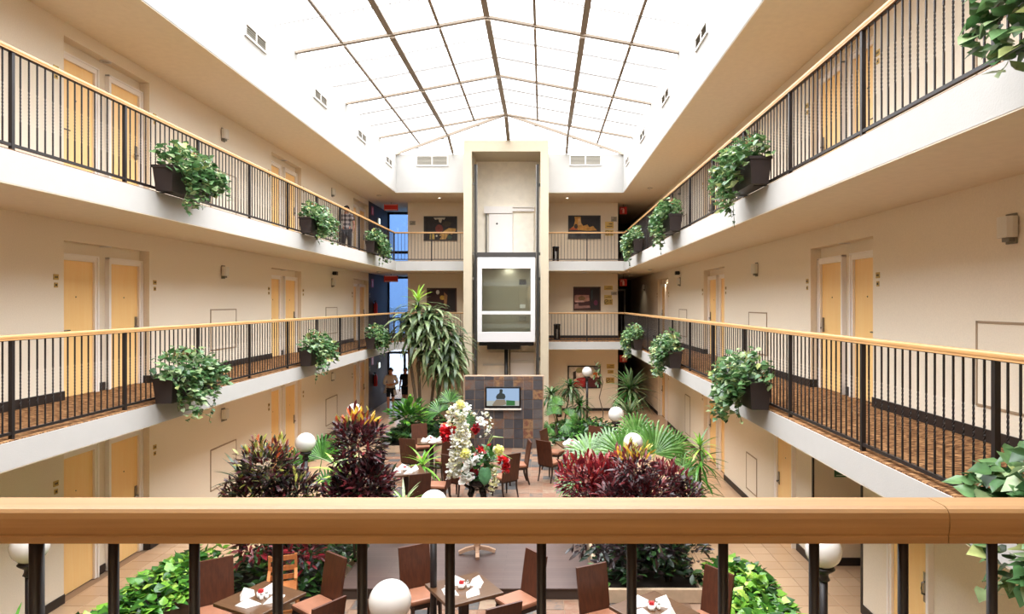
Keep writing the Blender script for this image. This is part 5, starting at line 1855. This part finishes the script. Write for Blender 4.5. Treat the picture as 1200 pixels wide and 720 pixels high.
va.tube([(-0.1, 0, 0.34), (-0.2, 0, 0.4), (-0.21, 0, 0.46)], [0.03, 0.022, 0.014], 8).tube([(0.1, 0, 0.34), (0.19, 0, 0.38), (0.2, 0, 0.44)], [0.03, 0.022, 0.014], 8)
va.build('vase', 'tvblack', fa)


def px(px_, py_, d=fy):
    """photo position at the arrangement's depth, as an offset from its base"""
    return np.array([(px_ - 636) * d / F_PX - fx, d - fy, EYE - (py_ - 356) * d / F_PX - 0.91])


def stemline(pts, r=0.008, m_='stem'):
    MB().tube([tuple(p) for p in pts], r, 6).build('flower_stem', m_, fa)


neck = np.array([0, 0, 0.54])


def spike(name, pts, n, size, cols, spread, single=0, kind='petal'):
    pts = [np.array(p, float) for p in pts]
    o = D.objects.new(name, None)
    m = MB().tube([tuple(p) for p in pts], 0.007, 6)
    b_ = m.build(name, 'stem', fa)
    D.objects.remove(o)
    lv = []
    for i in range(n):
        u = (i + random.random()) / n * (len(pts) - 1)
        k = min(int(u), len(pts) - 2)
        p = pts[k] + (pts[k + 1] - pts[k]) * (u - k)
        d = rdir(-.7, .7)
        q = p + d * spread * U(.2, 1)
        for _ in range(3):
            lv.append((kind, pick(cols), tuple(q), d + rdir() * .8, size * U(.7, 1.2), U(-1, 1)))
    foliage(b_, lv, single, 'florets')


W_ = {'fw': 5, 'fc': 2}
d0 = lambda x, y, dd=0.0: px(x, y) + np.array([0, dd, 0])
stemline([neck, d0(556, 540), d0(545, 500), d0(540, 474)])
spike('flower_spike', [d0(528, 497, -.05), d0(529, 485), d0(534, 477), d0(541, 475), d0(545, 480)], 46, .07, W_, .05)
spike('flower_spike', [d0(541, 478, -.15), d0(543, 500, -.2), d0(544, 516, -.2), d0(545, 526, -.2)], 190, .06, W_, .1)
spike('flower_spike', [d0(534, 506, -.1), d0(535, 525, -.15), d0(535, 540, -.18), d0(531, 556, -.15)], 170, .06, W_, .09)
spike('flower_spike', [d0(536, 540, -.1), d0(537, 556, -.1)], 40, .045, W_, .05)
spike('flower_spike', [d0(552, 531, -.2), d0(554, 540, -.25), d0(550, 552, -.25), d0(548, 557, -.2)], 34, .1, {'fw': 1}, .08)
spike('flower_spike', [d0(579, 545, -.2), d0(581, 560, -.22), d0(578, 573, -.2)], 40, .05, {'fc': 3, 'fw': 1}, .05)
spike('flower_spike', [d0(528, 520, .05), d0(524, 512, .05), d0(526, 500, .05)], 30, .09, {'fr': 5, 'fd': 1}, .08)
spike('flower_spike', [d0(526, 512, .0), d0(522, 508, 0), d0(532, 500, 0)], 24, .09, {'fr': 5, 'fd': 1}, .07)
spike('flower_spike', [d0(586, 535, -.1), d0(592, 542, -.12), d0(594, 549, -.12)], 34, .075, {'fr': 4, 'fd': 1}, .06)
spike('flower_spike', [d0(564, 528, -.1), d0(568, 523, -.1), d0(560, 533, -.1)], 11, .06, {'fr': 4, 'fd': 1}, .07)
spike('flower_spike', [d0(557, 548, -.2), d0(558, 552, -.2)], 12, .08, {'fd': 1}, .05)
spike('flower_spike', [d0(558, 504), d0(559, 501)], 14, .07, {'fd': 2, 'fr': 1}, .05)
# branching orchid sprays on the right
for pts_, n in (([neck, d0(558, 510), d0(557, 490), d0(562, 480)], 0), ([neck, d0(560, 520), d0(570, 500), d0(575, 492), d0(573, 486), d0(566, 484)], 0), ([neck, d0(552, 520), d0(552, 490), d0(549, 474)], 0), ([neck, d0(562, 520), d0(575, 508)], 0)):
    stemline(pts_, .006, 'bark')
spike('flower_spike', [d0(560, 493), d0(565, 496)], 8, .075, {'fw': 1}, .05)
spike('flower_spike', [d0(566, 484), d0(573, 488), d0(574, 498), d0(571, 510)], 20, .042, W_, .03)
spike('flower_spike', [d0(549, 474), d0(551, 484), d0(555, 487)], 16, .05, W_, .03)
spike('flower_spike', [d0(577, 497), d0(566, 512)], 12, .04, W_, .03)
for x, y, rr in ((540.5, 473, .075), (547.5, 527, .085), (585.5, 523, .085)):
    c = d0(x, y, -.3 if y > 520 else -.12)
    stemline([neck, (neck + c) / 2 + np.array([0, 0, .05]), c], .007)
    b_ = MB().ball(tuple(c), rr * .8, 14, 10).build('pompom_flower', 'fy', fa)
    lv = [('petal', pick({'fy': 3, 'fc': 3, 'fw': 1}), tuple(c + (q := rdir()) * rr * .72), q, rr * .4, U(-1, 1)) for _ in range(130)]
    foliage(b_, lv, 0, 'florets')
# green leaves: monstera-like broad leaf, blades, filler
mo = MB()
cm = d0(570, 552, -.3)
N_ = 15
outl = []
for i in range(N_ + 1):
    u = i / N_
    hw_ = .115 * math.sin(PI * min(1, u * 0.92 + 0.12)) ** .7 * (1 if i % 2 else .86)
    outl.append((u, hw_))
vs_, fs = [], []
for u, hw_ in outl:
    zz = 0.13 - 0.3 * u
    vs_ += [(cm[0] - hw_, cm[1] + .03 - .05 * u, cm[2] + zz), (cm[0], cm[1] - .02 - .05 * u, cm[2] + zz - .01), (cm[0] + hw_, cm[1] + .03 - .05 * u, cm[2] + zz)]
for i in range(N_):
    a = i * 3
    fs += [(a, a + 1, a + 4, a + 3), (a + 1, a + 2, a + 5, a + 4)]
mo.add(vs_, fs, 0, True)
mo.build('broad_leaf', 'mons', fa)
for pts_ in ((neck, d0(566, 530), d0(578, 512), d0(590, 513)), (neck, d0(568, 530), d0(573, 516), d0(578, 507)), (neck, d0(575, 545), d0(586, 548), d0(592, 556)), (neck, d0(548, 530), d0(540, 500), d0(514, 496)),
             (neck, d0(556, 528), d0(550, 515), d0(548, 508)), (neck, d0(575, 540), d0(588, 532), d0(600, 538))):
    pts_ = [np.array(p) for p in pts_]
    m = MB()
    for i in range(3):
        a, c = pts_[i], pts_[i + 1]
        w0, w1 = (.02, .022, .015, .002)[i], (.02, .022, .015, .002)[i + 1]
        m.add([(a[0], a[1], a[2] - w0), (a[0], a[1] - .01, a[2]), (a[0], a[1], a[2] + w0), (c[0], c[1], c[2] - w1), (c[0], c[1] - .01, c[2]), (c[0], c[1], c[2] + w1)], [(0, 1, 4, 3), (1, 2, 5, 4)])
    m.build('grass_blade', 'blade', fa)
lv = []
for i in range(150):
    q = neck + np.array([U(-.22, .28), U(-.2, .15), U(-.05, .42)])
    lv.append(('broad' if i % 3 else 'croton', pick({'gr2': 3, 'gc2': 3, 'mons': 2, 'gr1': 2, 'gc1': 2}), tuple(q), rdir(-.2, 1), U(.1, .2), U(-.6, .6)))
foliage(fa, lv, 50)
# ------------------------------------------------------------------ people
def plaid():
    k = NT('grey_plaid_cloth')
    tc = k.n('TexCoord')
    sx = k.n('SeparateXYZ', {0: tc.outputs['Object']})
    w1 = k.n('Math', {0: sx.outputs['Z'], 1: 44.0}, operation='MULTIPLY')
    w2 = k.n('Math', {0: sx.outputs['X'], 1: 44.0}, operation='MULTIPLY')
    s1 = k.n('Math', {0: w1.outputs[0]}, operation='SINE')
    s2 = k.n('Math', {0: w2.outputs[0]}, operation='SINE')
    ad = k.n('Math', {0: s1.outputs[0], 1: s2.outputs[0]}, operation='ADD')
    mp = k.n('Math', {0: ad.outputs[0], 1: 0.25, 2: 0.5}, operation='MULTIPLY_ADD')
    k.l(k.ramp(mp.outputs[0], [(0.2, S(52, 48, 58)), (0.5, S(140, 130, 134)), (0.85, S(222, 214, 210))]), k.b.inputs['Base Color'])
    k.b.inputs['Roughness'].default_value = 0.9
    return k.m


M['plaid'] = plaid()
M['skin'] = mat('skin', S(196, 136, 108), 0.5)
M['hair'] = mat('dark_hair', S(30, 24, 22), 0.6)
M['cloth_dark'] = mat('dark_cloth', S(34, 32, 40), 0.9)
M['cloth_white'] = mat('white_cloth', S(214, 208, 204), 0.9)
M['cloth_black'] = mat('black_cloth', S(24, 23, 28), 0.9)
M['shoe'] = mat('dark_shoe', S(36, 30, 28), 0.5)
M['eye'] = mat('eye_dark', S(30, 22, 18), 0.2)


def skin(name, joints, edges, m_, parent, sub=2, root=0):
    """joints: {name: (co, radius)}; grows one smooth surface around the connected edges"""
    keys = list(joints)
    me = D.meshes.new(name)
    me.from_pydata([joints[k][0] for k in keys], [(keys.index(a), keys.index(c)) for a, c in edges], [])
    me.materials.append(M[m_])
    o = link(name, me, parent)
    md = o.modifiers.new('Skin', 'SKIN')
    md.use_smooth_shade = True
    sv = me.skin_vertices[0].data
    for i, k in enumerate(keys):
        r = joints[k][1]
        sv[i].radius = r if isinstance(r, tuple) else (r, r)
        sv[i].use_root = (i == root)
    sb = o.modifiers.new('Subdivision', 'SUBSURF')
    sb.levels = sub
    sb.render_levels = sub
    return o


def person(label, loc, rz, arms, legs, top, bottom, long_legs=True, coat=False, H=1.72):
    """local frame: facing -y, z up. arms: {'l': (elbow, wrist, finger direction)}; legs: {'l': (knee, ankle)}"""
    t = thing('person', label, 'person', loc, rz)
    t.scale = (H / 1.72,) * 3
    J = {'pelvis': ((0, 0, .95), (.135, .10)), 'belly': ((0, 0, 1.1), (.125, .095)), 'chest': ((0, 0.01, 1.28), (.145, .105)), 'collar': ((0, .012, 1.42), (.09, .075)),
         'neck': ((0, .005, 1.49), .052), 'skull_base': ((0, -.005, 1.545), .062), 'head': ((0, -.012, 1.62), .088), 'crown': ((0, 0, 1.685), .062),
         'brow': ((0, -.062, 1.625), .04), 'nose': ((0, -.108, 1.607), .012), 'chin': ((0, -.07, 1.545), .03)}
    E = [('pelvis', 'belly'), ('belly', 'chest'), ('chest', 'collar'), ('collar', 'neck'), ('neck', 'skull_base'), ('skull_base', 'head'), ('head', 'crown'), ('head', 'brow'), ('brow', 'nose'), ('skull_base', 'chin')]
    for sd, sg in (('l', -1), ('r', 1)):
        J['ear' + sd] = ((sg * .09, .005, 1.61), .014)
        E.append(('head', 'ear' + sd))
        el, wr, fd = [Vector(v) for v in arms[sd]]
        J['sh' + sd] = ((sg * .165, .012, 1.405), .062)
        J['el' + sd] = (tuple(el), .042)
        J['wr' + sd] = (tuple(wr), .028)
        fd.normalize()
        side = fd.cross(Vector((0, 1, 0)))
        if side.length < .1:
            side = Vector((1, 0, 0))
        side = Vector((0, -1, 0)) if abs(fd.z) > .6 else side.normalized()
        palm = wr + fd * .055
        J['pm' + sd] = (tuple(palm), (.034, .02))
        E += [('collar', 'sh' + sd), ('sh' + sd, 'el' + sd), ('el' + sd, 'wr' + sd), ('wr' + sd, 'pm' + sd)]
        curl = Vector((-sg * .25, 0, 0)) if abs(fd.z) > .6 else Vector((0, 0, -.25))
        for q, (o_, ln) in enumerate(((-.028, .07), (-.009, .08), (.01, .075), (.028, .06))):
            b0 = palm + side * o_ + fd * .025
            b1 = b0 + fd * ln * .55
            b2 = b1 + (fd + curl * 1.6).normalized() * ln * .45
            for nm, p_, r_ in (('a', b0, .0095), ('b', b1, .009), ('c', b2, .0075)):
                J['f%d%s%s' % (q, nm, sd)] = (tuple(p_), r_)
            E += [('pm' + sd, 'f%da%s' % (q, sd)), ('f%da%s' % (q, sd), 'f%db%s' % (q, sd)), ('f%db%s' % (q, sd), 'f%dc%s' % (q, sd))]
        t0 = palm - side * .034 - fd * .01
        J['ta' + sd] = (tuple(t0), .011)
        J['tb' + sd] = (tuple(t0 - side * .02 + fd * .04), .0095)
        E += [('pm' + sd, 'ta' + sd), ('ta' + sd, 'tb' + sd)]
        kn, an = [Vector(v) for v in legs[sd]]
        J['hip' + sd] = ((sg * .085, 0, .88), .092)
        J['kn' + sd] = (tuple(kn), .06)
        J['calf' + sd] = (tuple(kn.lerp(an, .35) + Vector((0, .012, 0))), .056)
        J['an' + sd] = (tuple(an), .036)
        J['heel' + sd] = (tuple(an + Vector((0, .03, -.05))), .03)
        J['toe' + sd] = (tuple(an + Vector((0, -.13, -.055))), .03)
        E += [('pelvis', 'hip' + sd), ('hip' + sd, 'kn' + sd), ('kn' + sd, 'calf' + sd), ('calf' + sd, 'an' + sd), ('an' + sd, 'heel' + sd), ('an' + sd, 'toe' + sd)]
    skin('body', J, E, 'skin', t, 2)
    # face
    for sg in (-1, 1):
        MB().ball((sg * .032, -.088, 1.628), .0095, 8, 6).build('eye', 'eye', t)
    MB().ball((0, -.09, 1.567), (.022, .012, .006), 10, 6).build('mouth', 'rose', t)
    hm = MB()
    n_, m_ = 18, 9
    vs_, fs = [], []
    for i in range(m_ + 1):
        ph = PI * .62 * i / m_
        for j in range(n_):
            a = 2 * PI * j / n_
            f_ = 1.0 if math.sin(a) > -.35 else max(.45, 1 - .55 * i / m_)
            p2 = ph * (1 if math.sin(a) > -.2 else .62)
            vs_.append((.1 * math.sin(p2) * math.cos(a), .012 + .112 * math.sin(p2) * math.sin(a), 1.645 + .115 * math.cos(p2)))
    for i in range(m_):
        for j in range(n_):
            k = (j + 1) % n_
            fs.append((i * n_ + j, i * n_ + k, (i + 1) * n_ + k, (i + 1) * n_ + j))
    hm.add(vs_, fs, 0, True)
    hm.build('hair', 'hair', t)
    # upper garment: torso and sleeves
    g = lambda nm, dr_: (J[nm][0], tuple(v + dr_ for v in J[nm][1]) if isinstance(J[nm][1], tuple) else J[nm][1] + dr_)
    JJ = {'belly': g('belly', .022), 'hem': ((0, 0, .93), (.155, .12)), 'chest': g('chest', .02), 'collar': g('collar', .015), 'nk': ((0, .01, 1.475), .06)}
    EE = [('belly', 'hem'), ('belly', 'chest'), ('chest', 'collar'), ('collar', 'nk')]
    for sd in 'lr':
        JJ['sh' + sd] = g('sh' + sd, .016)
        e_ = Vector(J['el' + sd][0])
        s0 = Vector(J['sh' + sd][0])
        JJ['el' + sd] = (tuple(s0.lerp(e_, .72 if not coat else 1.0)), .066 if not coat else .07)
        EE += [('collar', 'sh' + sd), ('sh' + sd, 'el' + sd)]
        if coat:
            JJ['wr' + sd] = (tuple(e_.lerp(Vector(J['wr' + sd][0]), .7)), .055)
            EE.append(('el' + sd, 'wr' + sd))
    skin('shirt', JJ, EE, top, t, 2)
    if coat:    # the open jacket flares below the waist
        m = MB()
        pr = []
        for i in range(7):
            u = i / 6
            for j in range(13):
                a = PI * (-.3) + PI * 1.6 * j / 12
                rx, ry = .17 + .1 * u, .13 + .08 * u
                pr.append((rx * math.cos(a) - .03 * u, .02 + ry * math.sin(a), 1.12 - .42 * u - .05 * u * math.cos(a)))
        m.add(pr, [(i * 13 + j, i * 13 + j + 1, (i + 1) * 13 + j + 1, (i + 1) * 13 + j) for i in range(6) for j in range(12)], 0, True)
        m.build('jacket_skirt', top, t)
    JJ = {'pelvis': g('pelvis', .016)}
    EE = []
    for sd in 'lr':
        JJ['hip' + sd] = g('hip' + sd, .014)
        kn, an = [Vector(v) for v in legs[sd]]
        EE.append(('pelvis', 'hip' + sd))
        JJ['kn' + sd] = (tuple(kn + Vector((0, 0, .0 if long_legs else .04))), .075)
        EE.append(('hip' + sd, 'kn' + sd))
        if long_legs:
            JJ['an' + sd] = (tuple(an + Vector((0, 0, .02))), .062)
            EE.append(('kn' + sd, 'an' + sd))
    skin('trousers' if long_legs else 'shorts', JJ, EE, bottom, t, 2)
    for sd in 'lr':
        an = Vector(legs[sd][1])
        skin('shoe', {'a': (tuple(an + Vector((0, .035, -.045))), .042), 'b': (tuple(an + Vector((0, -.05, -.05))), .042), 'c': (tuple(an + Vector((0, -.14, -.058))), .036)}, [('a', 'b'), ('b', 'c')], 'shoe', t, 1)
    return t


STAND = {'l': ((-.1, -.005, .5), (-.105, .02, .095)), 'r': ((.1, -.005, .5), (.105, .02, .095))}
WALK = {'l': ((-.09, -.1, .51), (-.09, -.09, .1)), 'r': ((.09, .02, .5), (.09, .16, .12))}
person('person in a grey plaid shirt and dark trousers behind the left top balcony railing', (-6.66, 22.6, Z3), 0.2,
       {'l': ((-.235, .02, 1.13), (-.25, -.04, .88), (-.05, -.1, -1)), 'r': ((.25, .0, 1.14), (.235, -.14, .95), (0, -.2, -1))}, STAND, 'plaid', 'cloth_dark')
person('person in open white jacket and dark shorts, hands at waist, in the far doorway', (-6.14, 26.9, 0), 0.15,
       {'l': ((-.27, .02, 1.13), (-.08, -.16, 1.08), (1, -.2, 0)), 'r': ((.27, .02, 1.13), (.08, -.17, 1.1), (-1, -.2, 0))}, WALK, 'cloth_white', 'cloth_black', False, True)
person('person in black top and dark shorts walking right of the white jacket, far doorway', (-5.72, 27.7, 0), -0.1,
       {'l': ((-.22, .03, 1.12), (-.23, -.05, .87), (-.02, -.1, -1)), 'r': ((.22, -.02, 1.12), (.225, -.1, .87), (.02, -.1, -1))},
       {'l': ((-.09, .02, .5), (-.09, .15, .12)), 'r': ((.09, -.1, .51), (.09, -.08, .1))}, 'cloth_black', 'cloth_black', False, False, 1.66)
